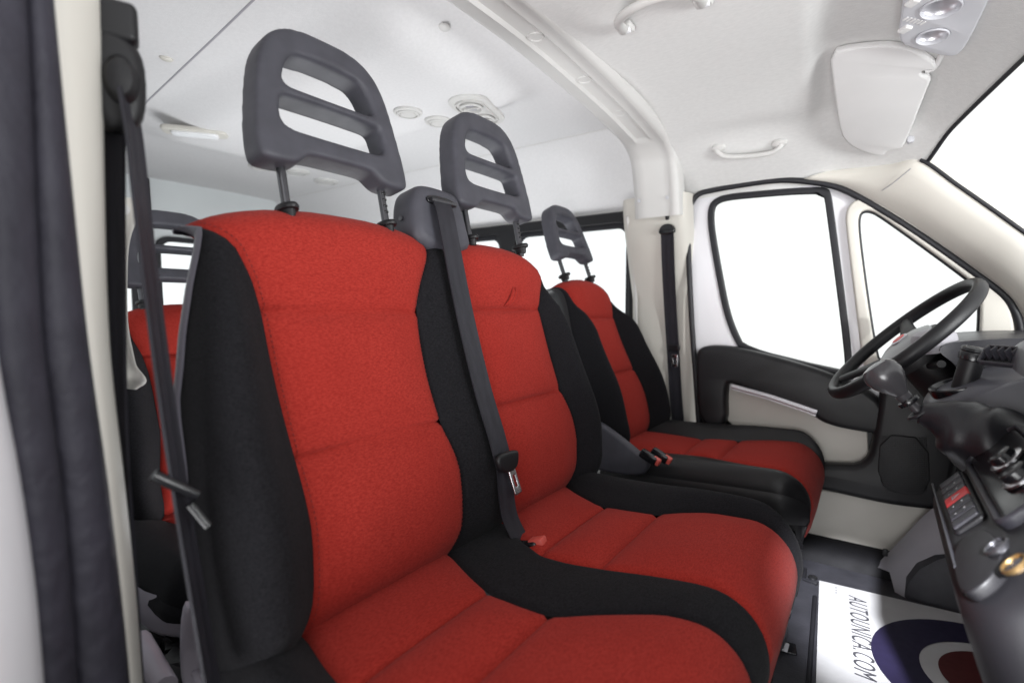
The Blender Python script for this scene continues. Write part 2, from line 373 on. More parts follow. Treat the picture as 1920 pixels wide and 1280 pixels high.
# ------------------------------------------------------------------ left rear window
wn = thing('side_window', 'black framed sliding side window on the far wall behind the driver seat', 'window', (-1.5, 1.95, .6))
plate('window_frame', rr_at(-2.4, -.79, .575, 1.145, .06), WL, (0, 1.944, 0), (1, 0, 0), (0, 0, 1), .03, .006, M['bplastic'], wn)
for h in WL:
    x0 = min(p[0] for p in h); x1 = max(p[0] for p in h)
    plate('pane', rr_at(x0-.01, x1+.01, .61, 1.11, .05), [], (0, 1.962, 0), (1, 0, 0), (0, 0, 1), .004, .001, M['tint'], wn)
    fr = plate('sash', rr_at(x0-.004, x1+.004, .616, 1.104, .052), [rr_at(x0+.018, x1-.018, .638, 1.082, .04)], (0, 1.955, 0), (1, 0, 0), (0, 0, 1), .02, .003, M['rubber'], wn)
# right side glazing and rear door glazing
wr = thing('side_window', 'grey framed side window on the near wall behind the belt pillar', 'window', (-1.7, .165, .6))
for x0, x1 in ((-1.55, -.88), (-2.6, -1.7)): plate('pane', rr_at(x0-.01, x1+.01, .61, 1.09, .05), [], (0, .165, 0), (1, 0, 0), (0, 0, 1), .004, .001, M['tint'], wr)
rd = thing('rear_door', 'pale grey rear doors with dark framed windows seen behind the rear seat', 'rear door', (-3.07, 1.08, 0))
for y0, y1 in ((.30, 1.02), (1.14, 1.86)):
    plate('pane', rr_at(y0-.01, y1+.01, .59, 1.13, .06), [], (-3.1, 0, 0), (0, 1, 0), (0, 0, 1), .004, .001, M['tint'], rd)
    plate('window_seal', rr_at(y0-.02, y1+.02, .58, 1.14, .07), [rr_at(y0+.008, y1-.008, .608, 1.112, .055)], (-3.078, 0, 0), (0, 1, 0), (0, 0, 1), .02, .004, M['rubber'], rd)
    for k in range(2):
        box('door_rib', (-3.075, lerp(y0, y1, .35+.3*k), .30), (.03, .05, .5), M['bodygrey'], rd, .008)
box('centre_post', (-3.07, 1.08, .72), (.04, .05, 1.4), M['rubber'], rd, .006)
for y in (.72, .86):
    box('heater_bar', (-3.085, y, .86), (.012, .03, .54), M['rubber'], rd, .003)
for z in (.93, 1.06):
    h = box('hinge', (-3.06, .78, z), (.03, .12, .03), M['white'], rd, .004); box('hinge_pin', (-3.045, .84, z), (.012, .012, .05), M['steel'], h, .003)

#=DOOR
# ------------------------------------------------------------------ driver's door
dd = thing('driver_door', 'white framed driver door with black armrest and cream inserts', 'door', (-.1, 1.9, 0))
seal_px = [(1310, 790), (1304, 700), (1298, 620), (1292, 500), (1290, 420), (1294, 388), (1308, 366), (1335, 357), (1390, 347), (1460, 338), (1520, 341), (1570, 351), (1620, 375), (1690, 417), (1760, 464), (1830, 514), (1880, 552), (1900, 578), (1912, 610), (1914, 660), (1905, 760)]
win_px = [(1333, 420), (1333, 393), (1340, 379), (1360, 370), (1420, 364), (1493, 358), (1545, 357), (1552, 362), (1558, 400), (1593, 670), (1590, 700), (1567, 700), (1393, 655), (1378, 628), (1362, 585), (1347, 507), (1337, 450)]
qwin_px = [(1609, 430), (1610, 405), (1617, 396), (1632, 395), (1652, 405), (1740, 468), (1824, 530), (1836, 545), (1838, 575), (1834, 650), (1800, 690), (1650, 690), (1638, 640), (1620, 520)]
door_plate('window_frame', [(1306, 700), (1299, 620), (1294, 500), (1292, 420), (1296, 390), (1310, 369), (1390, 350), (1460, 341), (1520, 344), (1568, 354), (1620, 378), (1760, 467), (1880, 556), (1898, 582), (1909, 612), (1911, 720), (1500, 800), (1310, 720)],
           [win_px, qwin_px], 1.885, .03, .005, M['white'], dd)
def ring_px(name, px, y, width, mat_, parent, thick=.02):
    P = chaikin([on(u, v, 1, y) for u, v in px], 2); n = len(P); out = []; inn = []
    for i in range(n):
        t = P[(i+1) % n]-P[i-1]; nn = Vector((t.z, 0, -t.x)).normalized()
        out.append(P[i]+nn*width*.55); inn.append(P[i]-nn*width*.45)
    A = sum((P[i].x*P[(i+1) % n].z-P[(i+1) % n].x*P[i].z) for i in range(n))
    if A < 0: out, inn = inn, out
    return plate(name, [(p.x, p.z) for p in out], [[(p.x, p.z) for p in inn]], (0, y, 0), (1, 0, 0), (0, 0, 1), thick, .004, mat_, parent)
ring_px('window_gasket', win_px, 1.874, .020, M['rubber'], dd, .022)
qs_out = [(1588, 440), (1585, 405), (1592, 385), (1610, 373), (1635, 371), (1665, 385), (1760, 450), (1860, 525), (1893, 570), (1903, 620), (1902, 700), (1700, 760), (1622, 720), (1605, 580)]
door_plate('quarter_window_surround', qs_out, [qwin_px], 1.862, .03, .008, M['cream'], dd)
ring_px('quarter_gasket', qwin_px, 1.868, .010, M['rubber'], dd, .022)
door_plate('window_pane', [(1325, 370), (1565, 345), (1605, 720), (1380, 700)], [], 1.89, .004, .001, M['glass'], dd, sm=0)
door_plate('quarter_pane', [(1600, 385), (1640, 385), (1850, 530), (1850, 710), (1640, 710)], [], 1.886, .004, .001, M['glass'], dd, sm=0)
tube('door_seal', catmull([on(u, v, 1, 1.852) for u, v in seal_px], 6), .0095, M['rubber'], dd, 10)
# door card: layered panels
door_plate('door_card', [(1306, 652), (1330, 640), (1400, 650), (1600, 700), (1900, 740), (1890, 1040), (1600, 1060), (1310, 1040)], [], 1.895, .04, .01, M['bplastic'], dd)
door_plate('upper_insert', [(1362, 705), (1530, 760), (1625, 790), (1630, 870), (1612, 875), (1530, 866), (1362, 810)], [], 1.868, .016, .004, M['cream'], dd, sm=1)
door_plate('lower_insert', [(1460, 905), (1600, 925), (1800, 935), (1800, 1000), (1640, 1048), (1560, 1035), (1460, 1010)], [], 1.864, .02, .005, M['cream'], dd, sm=1)
arm = door_plate('armrest', [(1308, 690), (1308, 662), (1318, 649), (1345, 646), (1390, 651), (1470, 671), (1560, 698), (1640, 735), (1665, 770), (1660, 812), (1610, 806), (1560, 796), (1532, 783), (1520, 768), (1440, 742), (1372, 715), (1364, 722), (1366, 808), (1310, 790)], [], 1.845, .062, .016, M['bplastic'], dd, sm=2)
strap('trim_strip', [on(u, v, 1, 1.812) for u, v in ((1371, 724), (1440, 743), (1500, 763), (1531, 774))], (0.25, 0, 1), .018, .008, M['silver'], arm)
door_plate('door_pocket', [(1490, 862), (1560, 868), (1625, 868), (1640, 800), (1655, 690), (1720, 690), (1800, 720), (1790, 955), (1680, 945), (1600, 928), (1500, 905)], [], 1.835, .06, .02, M['bplastic'], dd, sm=2)
gr = door_plate('speaker_grille', [(1650, 812), (1740, 822), (1745, 925), (1690, 928), (1645, 905)], [], 1.802, .008, .003, M['bplastic'], dd, sm=1)
V = []; F = []
for i in range(26):
    for j in range(30):
        p = on(1652+3.4*i, 818+3.5*j+.12*3.4*i*.3, 1, 1.7965)
        if j > 26 and i < 3: continue
        k = len(V); s = .0011
        V += [p+Vector((-s, 0, -s)), p+Vector((s, 0, -s)), p+Vector((s, 0, s)), p+Vector((-s, 0, s)), p+Vector((0, -.0012, 0))]
        F += [(k, k+1, k+4), (k+1, k+2, k+4), (k+2, k+3, k+4), (k+3, k, k+4)]
obj('grille_dots', V, F, M['bplastic'], gr)
# sill and kick panel
ds = thing('door_sill', 'black plastic sill under the driver door', 'sill', (-.3, 1.85, 0))
rows = []
for x in [-.62+.06*k for k in range(14)]:
    rows.append([(x, y, z) for y, z in ((1.90, .055), (1.85, .052), (1.81, .045), (1.785, .03), (1.775, .012), (1.77, -.01))])
grid('sill_cover', rows, mat('sill_rubber', (.009, .009, .011), .7, .3, 20, .2, 300, .2), ds, ang=60)
kp = thing('kick_panel', 'grey kick panel with dark wheel arch in front of the driver footwell', 'panel', (.25, 1.8, .1))
P1 = [on(u, v, 1, 1.80) for u, v in ((1640, 1062), (1690, 1010), (1745, 955), (1800, 930))]
P2 = [on(u, v, 1, 1.74) for u, v in ((1668, 1072), (1715, 1030), (1765, 996), (1830, 975))]
P3 = [p+Vector((.02, -.05, -.06)) for p in P2]
rows = [[a, a.lerp(b, .5)+Vector((-.004, -.004, .004)), b, b.lerp(c, .5), c] for a, b, c in zip(catmull(P1, 6), catmull(P2, 6), catmull(P3, 6))]
grid('panel_cover', rows, M['kick'], kp, ang=60)
rows = []
for i in range(13):
    a = math.pi*i/12
    rows.append([Vector((.29-.22*math.cos(a)*s, y, .175*math.sin(a)*s)) for y, s in ((1.86, 1), (1.72, 1), (1.69, .97), (1.68, .85), (1.675, .4), (1.675, .02))])
grid('wheel_arch', rows, M['floor'], kp, ang=50)
box('latch_cap', on(1660, 1035, 1, 1.775), (.012, .01, .02), M['bplastic'], kp, .003)
# ------------------------------------------------------------------ A pillar trim and windshield
ap = thing('windshield_pillar_trim', 'cream trim of the windshield pillar above the driver door', 'pillar', (.2, 1.83, .8))
S = catmull([on(u, v, 1, 1.858) for u, v in ((1500, 338), (1570, 350), (1620, 374), (1690, 415), (1760, 462), (1830, 512), (1880, 550), (1905, 582), (1918, 620), (1935, 760))], 6)
W = catmull([on(u, v, 1, yy) for u, v, yy in ((1560, 318, 1.85), (1620, 312, 1.83), (1670, 308, 1.80), (1722, 302, 1.765), (1790, 348, 1.76), (1860, 397, 1.76), (1920, 440, 1.76), (1990, 490, 1.77), (2080, 560, 1.79), (2130, 700, 1.8))], 6)
rows = []
for a, b in zip(S, W):
    mid = a.lerp(b, .5)+Vector((-.012, -.018, -.006))
    rows.append([a, a.lerp(mid, .5)+Vector((-.002, -.006, -.002)), mid, mid.lerp(b, .55)+Vector((-.002, -.004, -.001)), b, b+Vector((.02, .015, .015))])
grid('pillar_cover', rows, M['cream'], ap, ang=70)
tube('pillar_joint', catmull([on(u, v, 1, yy) for u, v, yy in ((1632, 372, 1.846), (1672, 345, 1.788), (1708, 316, 1.757))], 5), .0012, M['kick'], ap, 6)
ws = thing('windshield', 'large clear windshield with black edge band', 'windshield', (.8, 1.08, .7))
Wt = [Vector((xh(y)+.016, y, zfront(xh(y), y)+.004)) for y in ys]
Wb = [Vector((1.15-.5*(y-1.08)**2, y, .66)) for y in ys]
grid('pane', [[a.lerp(b, t) for a, b in zip(Wt, Wb)] for t in (0, .5, 1)], M['glass'], ws)
edge = [Vector(p) for p in tube_hdr]
tube('edge_band', edge, .005, M['rubber'], ws, 8)
tube('edge_band', [p+Vector((.004, .0, .002)) for p in W[18:]], .005, M['rubber'], ws, 8)

#=NEARPILLAR
# ------------------------------------------------------------------ near B pillar (passenger door opening)
def strip(name, A, B, back, mat_, parent, bulge=.006, n=6):
    A = catmull(A, 8); B = catmull(B, 8); rows = []
    for a, b in zip(A, B):
        r = [a+Vector(back)]
        for k in range(n+1):
            t = k/n; p = a.lerp(b, t); p.x += bulge*math.sin(math.pi*t)**.6; r.append(p)
        r.append(b+Vector(back)); rows.append(r)
    return grid(name, rows, mat_, parent, ang=70)
np_ = thing('door_pillar', 'blurred cream door pillar with rubber seal at the left edge of the picture', 'pillar', (-.62, .16, 0))
vv = (-120, 0, 330, 640, 900, 1100, 1280, 1500)
cl = (92, 98, 130, 162, 198, 222, 240, 255); crr = (186, 192, 196, 206, 234, 254, 268, 285); sl = (-60, -45, -30, -8, 38, 66, 82, 100)
strip('trim_cover', [on(u, v, 0, -.60) for u, v in zip(cl, vv)], [on(u, v, 0, -.64) for u, v in zip(crr, vv)], (-.16, .0, 0), M['cream'], np_, .008)
sg = (35, 48, 62, 78, 112, 130, 142, 160)
strip('seal_inner', [on(u, v, 0, -.575) for u, v in zip(sg, vv)], [on(u, v, 0, -.59) for u, v in zip([c+4 for c in cl], vv)], (-.05, .0, 0), M['bluerubber'], np_, .012)
strip('seal_outer', [on(u, v, 0, -.555) for u, v in zip(sl, vv)], [on(u, v, 0, -.57) for u, v in zip([c+4 for c in sg], vv)], (-.05, .0, 0), M['bluerubber'], np_, .007)
bl = (-300, -290, -270, -230, -190, -170, -150, -130)
strip('body_flange', [on(u, v, 0, -.50) for u, v in zip(bl, vv)], [on(u, v, 0, -.56) for u, v in zip([c+6 for c in sl], vv)], (-.06, .0, 0), M['white'], np_, .02)
# passenger belt hanging in front of the pillar
nb = thing('seat_belt', 'dark passenger seat belt hanging blurred from the near pillar at left', 'seat belt', (-.6, .22, .2))
XB = -.66
strap('webbing', catmull([on(u, v, 0, XB) for u, v in ((207, 180), (207, 300), (208, 500), (210, 700), (215, 860), (225, 1000), (245, 1300))], 5), (1, .42, 0), .036, .003, M['webbing'], nb)
P = catmull([on(u, v, 0, x) for u, v, x in ((238, 175, -.63), (252, 260, -.63), (266, 390, -.625), (288, 570, -.61), (312, 750, -.595), (335, 905, -.585), (352, 1010, -.58), (375, 1150, -.57), (400, 1300, -.56))], 6)
strap('webbing', P, (-.766, .643, .0), .036, .003, M['webbing'], nb)
dr = plate('guide_loop', [(a*1.0, b) for a, b in chaikin([(-.016, .045, 0), (.012, .045, 0), (.026, .025, 0), (.026, -.03, 0), (.012, -.046, 0), (-.018, -.046, 0), (-.028, 0, 0)], 2) for a, b in [(a, b)]] if False else [(p.x, p.y) for p in chaikin([(-.020, .050, 0), (.010, .042, 0), (.024, .022, 0), (.022, -.036, 0), (.008, -.056, 0), (-.020, -.054, 0), (-.026, 0, 0)], 2)], [], on(222, 148, 0, -.645), (.35, .93, 0), (0, 0, 1), .03, .012, M['bplastic'], nb)
lathe('guide_dome', [(.019, 0), (.018, .006), (.013, .012), (.004, .014)], on(228, 152, 0, -.632), (1, -.5, 0), M['bplastic'], dr, 24, squash=(.8, 1.3))
plate('height_adjuster', rrect(.040, .040, .007), [], on(214, 45, 0, -.645), (.35, .93, 0), (0, 0, 1), .03, .007, M['bplastic'], nb)
tg = tube('tongue_bar', [on(287, 890, 0, -.578), on(330, 910, 0, -.572), on(368, 928, 0, -.57)], .006, M['bgloss'], nb, 10)
tube('tongue_plate', [on(355, 945, 0, -.565), on(372, 966, 0, -.562), on(389, 986, 0, -.558)], .005, M['bgloss'], nb, 10)
# cream vertical handle beyond the pillar
gh = thing('grab_handle', 'cream vertical grab handle beside the near side window', 'handle', (-.95, .31, .7))
Hp = catmull([on(u, v, 0, -1.0) for u, v in ((228, 372), (234, 400), (226, 480), (226, 600), (238, 670), (244, 700), (238, 728))], 6)
tube('grip', Hp, .012, M['cream'], gh, 12, rr=lambda t: .010+.012*math.exp(-((t-.12)/.1)**2)+.014*math.exp(-((t-.9)/.08)**2))
lathe('screw_cap', [(.009, 0), (.009, .004), (.003, .005)], on(231, 393, 0, -.98), (1, -.3, 0), M['creamg'], gh, 14)

#=SEATS
# ------------------------------------------------------------------ seats
def cosp(n): return [.5-.5*math.cos(math.pi*k/n) for k in range(n+1)]
def hump(d, R):    # roll-over of an edge: how far the surface has dropped at distance d from the edge
    if d >= R: return 0
    d = max(d, 0); return R-math.sqrt(max(R*R-(R-d)**2, 0))
TOPT = .585
def make_backrest(root, B0, rec, groups, outl, outr, top, shellmat, seams=(.234, .435), depth=.10, stitches=None, bol=.042):
    """groups: (kind, left curve, right curve) from the near to the far side; t runs up the backrest"""
    T = Vector((-math.sin(rec), 0, math.cos(rec))); N = Vector((math.cos(rec), 0, math.sin(rec))); B0 = Vector(B0)
    ts = [0]+[s/TOPT for s in seams]+[1]; qs = []
    for a, b in zip(ts, ts[1:]): qs += [lerp(a, b, c) for c in cosp(14)][(1 if qs else 0):]
    def nn(w, t, kind, s, width):
        n = .020*math.exp(-((t-.17)/.12)**2)
        if t < .06: n -= .03*((.06-t)/.06)**2
        n -= math.sqrt(hump(top(w)-t, .055)**2+hump(w-outl(t), .035)**2+hump(outr(t)-w, .035)**2)
        e = min(s, 1-s)*width
        n -= .0045*math.exp(-(e/.005)**2)
        if kind == 'red':
            for a, b in zip((-.03,)+seams, seams+(TOPT+.03,)):
                if a <= t <= b: k = (t-a)/(b-a); n += .013*(1-abs(2*k-1)**2.6)*min(1, (min(s, 1-s)*4))**.6
            for sm in seams: n -= .009*math.exp(-((t-sm)/.0034)**2)
        elif kind in ('left', 'right'):
            k = s if kind == 'left' else 1-s
            fade = 1-sstep(.36, .56, t)
            n += bol*math.sin(math.pi*min(1, k**.75))**1.3*fade*min(1, width/.06)
        else: n += .010*math.sin(math.pi*s)
        return n
    edges = []
    br = None
    order = [('red', 'centre_panel'), ('left', 'side_bolster'), ('right', 'side_bolster'), ('mid', 'middle_panel')]
    rend = {}
    for kind, L, Rr in groups:
        cols = cosp(18); rows = []
        for q in qs:
            row = []
            for s in cols:
                t0 = q*TOPT; w = lerp(L(t0), Rr(t0), s); t = q*top(w); width = abs(Rr(t0)-L(t0))
                row.append(B0+Vector((0, w, 0))+T*t+N*nn(w, t, kind, s, width))
            rows.append(row)
        if kind == 'red' and stitches is not None:
            for ca, cb in ((1, 2), (-2, -3)):
                stitches.append([r[ca].lerp(r[cb], .4)+N*.0006 for r in rows])
        # over the top and down the back
        last = rows[-1]
        for back, dn in ((.012, -.001), (.026, -.003), (.034, -.010)):
            row = []
            for p in last:
                q_ = p-N*back+T*dn; q_.y = B0.y+max(outl(TOPT)+back*1.25, min(outr(TOPT)-back*1.25, q_.y-B0.y)); row.append(q_)
            rows.append(row)
        name = dict(red='centre_panel', left='side_bolster', right='side_bolster', mid='middle_panel')[kind]
        grid(name, rows, M['red'] if kind == 'red' else M['blackf'], root, ang=None)
    rows = []
    for q in qs:
        t = q*TOPT; wl = outl(t); wr = outr(t); tl = q*top(wl); tr = q*top(wr)
        nl = nn(wl, tl, 'mid', .5, .1)-.006; nr = nn(wr, tr, 'mid', .5, .1)-.006
        P = lambda w, t, n: B0+Vector((0, w, 0))+T*t+N*n
        dl_, dr_2 = min(-depth, nl-.045), min(-depth, nr-.045)
        row = [P(wl, tl, nl), P(wl-.004, tl, nl-.006), P(wl-.002, tl, nl-.018), P(wl+.022, tl, lerp(nl-.018, dl_, .6)), P(wl+.056, tl, dl_)]
        for k in range(1, 10):
            w_ = lerp(wl, wr, k/10); row.append(P(w_, q*top(w_), -depth-.012))
        row += [P(wr-.056, tr, dr_2), P(wr-.022, tr, lerp(nr-.018, dr_2, .6)), P(wr+.002, tr, nr-.018), P(wr+.004, tr, nr-.006), P(wr, tr, nr)]
        rows.append(row)
    rows.append([p-N*((p-B0).dot(N)+.075)-T*.006 if (p-B0).dot(N) < -.075 else p.copy() for p in rows[-1]])
    grid('back_shell', rows, shellmat, root, ang=60)
    return T, N
def make_cushion(root, groups, xb, xf, yl, yr, z0, z1, sidemat, seams, sidemats=None, zlow=.2, lift=.030, liftl=None):
    Rf = .085
    path = []      # (x, z below the top, x used for the boundaries)
    segs = [xb]+list(seams)+[xf-Rf]
    for a, b in zip(segs, segs[1:]): path += [(lerp(a, b, c), 0, lerp(a, b, c)) for c in cosp(12)][(1 if path else 0):]
    for k in range(1, 11):
        a = math.pi/2*k/10; path.append((xf-Rf+Rf*math.sin(a), Rf*(1-math.cos(a)), xf-Rf+Rf*math.sin(a)))
    for k in range(1, 5): path.append((xf-.004*k, Rf+.02*k, xf))
    def ztop(x): return lerp(z0, z1, sstep(xb, xf, x))
    zz = {}
    for kind, L, Rr in groups:
        rows = []
        for x, dz, xq in path:
            row = []
            for s in cosp(18):
                y = lerp(L(xq), Rr(xq), s); width = Rr(xq)-L(xq)
                h = -.004*math.exp(-(min(s, 1-s)*width/.005)**2); fr = 1-sstep(0, Rf, dz)
                if kind == 'red':
                    bd = [xb-.05]+list(seams)+[xf+.03]
                    for a, b in zip(bd, bd[1:]):
                        if a <= x <= b: k = (x-a)/(b-a); h += .013*(1-abs(2*k-1)**2.4)*min(1, min(s, 1-s)*4)**.6
                    for sm in seams: h -= .008*math.exp(-((x-sm)/.0034)**2)
                elif kind in ('left', 'right'):
                    k = s if kind == 'left' else 1-s
                    h += (lift if kind == 'right' or liftl is None else liftl)*math.sin(math.pi*min(1, k**.8))**1.2*(.4+.6*fr)
                    e = (y-yl(xq)) if kind == 'left' else (yr(xq)-y)
                    h -= hump(e, .04)
                else: h += .006*math.sin(math.pi*s)
                # outward push on the front roll instead of up
                f = min(1, dz/Rf)
                row.append(Vector((x+h*f, y, ztop(x)-dz+h*(1-f))))
            rows.append(row)
        name = dict(red='seat_panel', left='side_bolster', right='side_bolster', mid='middle_panel')[kind]
        grid(name, rows, M['red'] if kind == 'red' else (sidemat if kind != 'mid' else M['blackf']), root, ang=None)
    for kind, fn, sg in (('l', yl, -1), ('r', yr, 1)):
        rows = []
        for x, dz, xq in path:
            y = fn(xq); zt = ztop(x)-dz-.04*(1-min(1, dz/Rf))
            rows.append([(x, y, zt), (x, y+sg*.006, zt-.01), (x-.0, y+sg*.007, lerp(zt, zlow, .6)), (x-.004, y+sg*.002, zlow)])
        grid('side_skirt', rows, sidemat, root, ang=None)
    obj('base_pan', [(xb, yl(xb), zlow+.01), (xf-.02, yl(xf), zlow+.01), (xf-.02, yr(xf), zlow+.01), (xb, yr(xb), zlow+.01), (xb, yl(xb), zlow-.02), (xf-.05, yl(xf), zlow-.02), (xf-.05, yr(xf), zlow-.02), (xb, yr(xb), zlow-.02)],
        [(0, 1, 2, 3), (4, 5, 6, 7), (0, 1, 5, 4), (1, 2, 6, 5), (2, 3, 7, 6), (3, 0, 4, 7)], M['bplastic'], root)
def tab(rows, h=.02): return lambda t: sinterp(rows, t, h)
# head restraint, shared mesh: rounded frame with two slots
def headrest_mesh():
    half = [(0, .246), (.035, .246), (.070, .238), (.098, .214), (.114, .175), (.124, .12), (.132, .06), (.135, .02), (.132, .002), (.118, -.004), (.080, -.002), (.066, .010), (.058, .020), (0, .020)]
    out = half+[(-x, y) for x, y in half[-2:0:-1]]
    s1 = [(-.050, .198), (.050, .198), (.070, .184), (.084, .140), (.076, .132), (-.076, .132), (-.084, .140), (-.070, .184)]
    s2 = [(-.084, .116), (.084, .116), (.091, .110), (.094, .070), (.086, .056), (-.086, .056), (-.094, .070), (-.091, .110)]
    f = lambda L, n: [(p.x, p.y) for p in chaikin([(a, b, 0) for a, b in L], n)]
    me = curve_plate(f(out, 2), [f(s1, 2), f(s2, 2)], .050, .002)
    o = bpy.data.objects.new('tmp', me); COL.objects.link(o)
    m = o.modifiers.new('r', 'REMESH'); m.mode = 'VOXEL'; m.voxel_size = .0042
    m = o.modifiers.new('s', 'SMOOTH'); m.factor = .5; m.iterations = 14
    bpy.context.view_layer.update()
    me2 = bpy.data.meshes.new_from_object(o.evaluated_get(bpy.context.evaluated_depsgraph_get()))
    bpy.data.objects.remove(o)
    for v in me2.vertices:      # gently dished towards the head, thinner bars
        v.co.z += -.10*v.co.x**2*10*.12 + .10*(v.co.y-.12)**2; v.co.y *= .91; v.co.x *= 1.03
    finish(me2, M['hr'], None); return me2
HRM = headrest_mesh()
def headrest(root, c, T, N, rodlen=.05, rodw=.094, sink=.02, sc=1.0):
    Y = Vector((0, 1, 0)); c = Vector(c)
    h = bpy.data.objects.new('headrest', HRM); COL.objects.link(h)
    h.matrix_basis = Matrix(((Y.x, T.x, N.x, c.x), (Y.y, T.y, N.y, c.y), (Y.z, T.z, N.z, c.z), (0, 0, 0, 1))) @ Matrix.Scale(sc, 4); setparent(h, root)
    for s in (-1, 1):
        b = c+Y*(s*rodw)-N*.004
        rod = tube('rod', [b+T*.03, b-T*(rodlen*.5), b-T*(rodlen+sink)], .0068, M['steel'], root, 12)
        if s > 0:
            for k in range(4): box('notch', b-T*(.008+.011*k)+N*.0062, (.003, .008, .004), M['bgloss'], rod, .001)
        x, y, n = Vector((0, 1, 0)), N, T
        lathe('rod_guide', [(.012, -.012), (.014, 0), (.019, .001), (.020, .005), (.018, .009), (.010, .011)], b-T*(rodlen+.002), T, M['bplastic'], root, 20, squash=(.75, 1.15))
# --- double front passenger seat
A = R_(12.2); B0 = Vector((-.58, 0, .34))
fb = thing('front_bench', 'red and black double passenger seat with two slotted grey headrests', 'car seat', (-.4, .72, 0))
nearL = tab([(0, .372), (.07, .380), (.133, .383), (.234, .376), (.349, .371), (.434, .368), (.48, .362), (.53, .346), (.567, .318), (.60, .296)], .012)
nearR = tab([(0, .654), (.04, .668), (.078, .674), (.14, .674), (.175, .667), (.22, .650), (.30, .645), (.37, .646), (.435, .652), (.48, .672), (.53, .698), (.60, .724)], .012)
midL = tab([(0, .815), (.05, .803), (.10, .797), (.16, .797), (.206, .803), (.304, .802), (.413, .797), (.46, .786), (.522, .765), (.60, .742)], .012)
midR = tab([(0, 1.064), (.06, 1.085), (.12, 1.092), (.18, 1.082), (.245, 1.060), (.341, 1.056), (.44, 1.052), (.50, 1.075), (.542, 1.096), (.60, 1.12)], .012)
outl = tab([(0, .272), (.05, .264), (.13, .257), (.244, .256), (.358, .262), (.443, .278), (.50, .292), (.55, .308), (.60, .325)], .02)
outr = tab([(0, 1.160), (.05, 1.168), (.13, 1.176), (.244, 1.170), (.358, 1.152), (.443, 1.128), (.50, 1.11), (.55, 1.094), (.60, 1.075)], .02)
outL2 = lambda t: min(outl(t), nearL(t)-.0005); outR2 = lambda t: max(outr(t), midR(t)+.0005)
topf = tab([(.25, .545), (.30, .556), (.336, .575), (.40, .592), (.48, .602), (.58, .602), (.66, .594), (.72, .578), (.78, .580), (.867, .590), (.96, .589), (1.03, .578), (1.08, .560), (1.12, .54), (1.2, .51)], .03)
ST = []
T, N = make_backrest(fb, B0, A, [('left', outL2, nearL), ('red', nearL, nearR), ('mid', nearR, midL), ('red', midL, midR), ('right', midR, outR2)], outL2, outR2, topf, M['shell'], stitches=ST)
V = []; F = []
for L in ST:
    L = catmull(L, 3); acc = 0
    for p, q in zip(L, L[1:]):
        d_ = (q-p); ln = d_.length
        if ln < 1e-5: continue
        d_ /= ln; s_ = (-acc) % .0075
        while s_ < ln:
            a_ = p+d_*s_; b_ = a_+d_*.0042; e_ = N.cross(d_).normalized()*.0006; k = len(V)
            V += [a_-e_, a_+e_, b_+e_, b_-e_, a_.lerp(b_, .5)-e_*.6+N*.0008, a_.lerp(b_, .5)+e_*.6+N*.0008]
            F += [(k, k+1, k+5, k+4), (k+3, k+4, k+5, k+2), (k, k+4, k+3), (k+1, k+2, k+5)]
            s_ += .0075
        acc += ln
tag(obj('stitching', V, F, M['stitch'], fb, fix=False), kind='stuff')
# pinched crease in the head panel of the middle backrest
for dw in (0, .010):
    tube('crease', catmull([B0+Vector((0, .905+dw, 0))+T*.440+N*.0035, B0+Vector((0, .922+dw, 0))+T*.452+N*.0105, B0+Vector((0, .936+dw, 0))+T*.470+N*.0125, B0+Vector((0, .944+dw, 0))+T*.486+N*.009], 6), .004, M['red'], fb, 10, rr=lambda t: .0008+.0042*math.sin(math.pi*t), upv=(1, 0, .2))
for c in (.53, .945):
    headrest(fb, B0+Vector((0, c, 0))+T*.654-N*.012, T, N, rodlen=.066)
# belt outlet housing between the head restraints
hs = plate('belt_housing', [(p.x, p.y) for p in chaikin([(-.080, -.03, 0), (-.078, .045, 0), (-.064, .088, 0), (-.040, .102, 0), (.040, .100, 0), (.060, .088, 0), (.072, .03, 0), (.076, -.03, 0)], 2)], [], B0+Vector((0, .755, 0))+T*.578-N*.028, (0, 1, 0), T, .075, .02, M['hr'], fb)
slot = plate('belt_slot', [(p.x, p.y) for p in chaikin([(-.042, -.010, 0), (-.040, .010, 0), (.036, .010, 0), (.040, -.010, 0)], 2)], [], B0+Vector((0, .750, 0))+T*.645+N*.0105, (0, 1, .0), T, .006, .002, M['bgloss'], fb)
tube('slot_bar', [B0+Vector((0, .715, 0))+T*.642+N*.016, B0+Vector((0, .783, 0))+T*.642+N*.016], .005, M['steel'], slot, 10)
lathe('screw', [(.005, 0), (.005, .002), (.002, .003)], B0+Vector((0, .676, 0))+T*.615-N*.03, (0, -1, 0), M['steel'], hs, 12)
# cushion
cnl = tab([(-.60, .372), (-.53, .352), (-.47, .340), (-.40, .335), (-.34, .328), (-.28, .308), (-.2, .298), (-.1, .30)], .02)
cnr = tab([(-.60, .650), (-.52, .612), (-.46, .588), (-.40, .585), (-.35, .592), (-.30, .630), (-.225, .680), (-.16, .690), (-.1, .69)], .016)
cml = tab([(-.60, .812), (-.52, .764), (-.465, .736), (-.41, .738), (-.348, .752), (-.29, .770), (-.22, .786), (-.15, .788), (-.1, .788)], .016)
cmr = tab([(-.62, 1.075), (-.55, 1.03), (-.485, 1.0), (-.42, .998), (-.37, 1.01), (-.32, 1.05), (-.27, 1.078), (-.18, 1.085), (-.1, 1.08)], .016)
col_ = tab([(-.62, .262), (-.4, .245), (-.2, .245), (-.1, .26)], .03)
cor = tab([(-.66, 1.15), (-.5, 1.165), (-.35, 1.172), (-.22, 1.16), (-.15, 1.14), (-.1, 1.12)], .03)
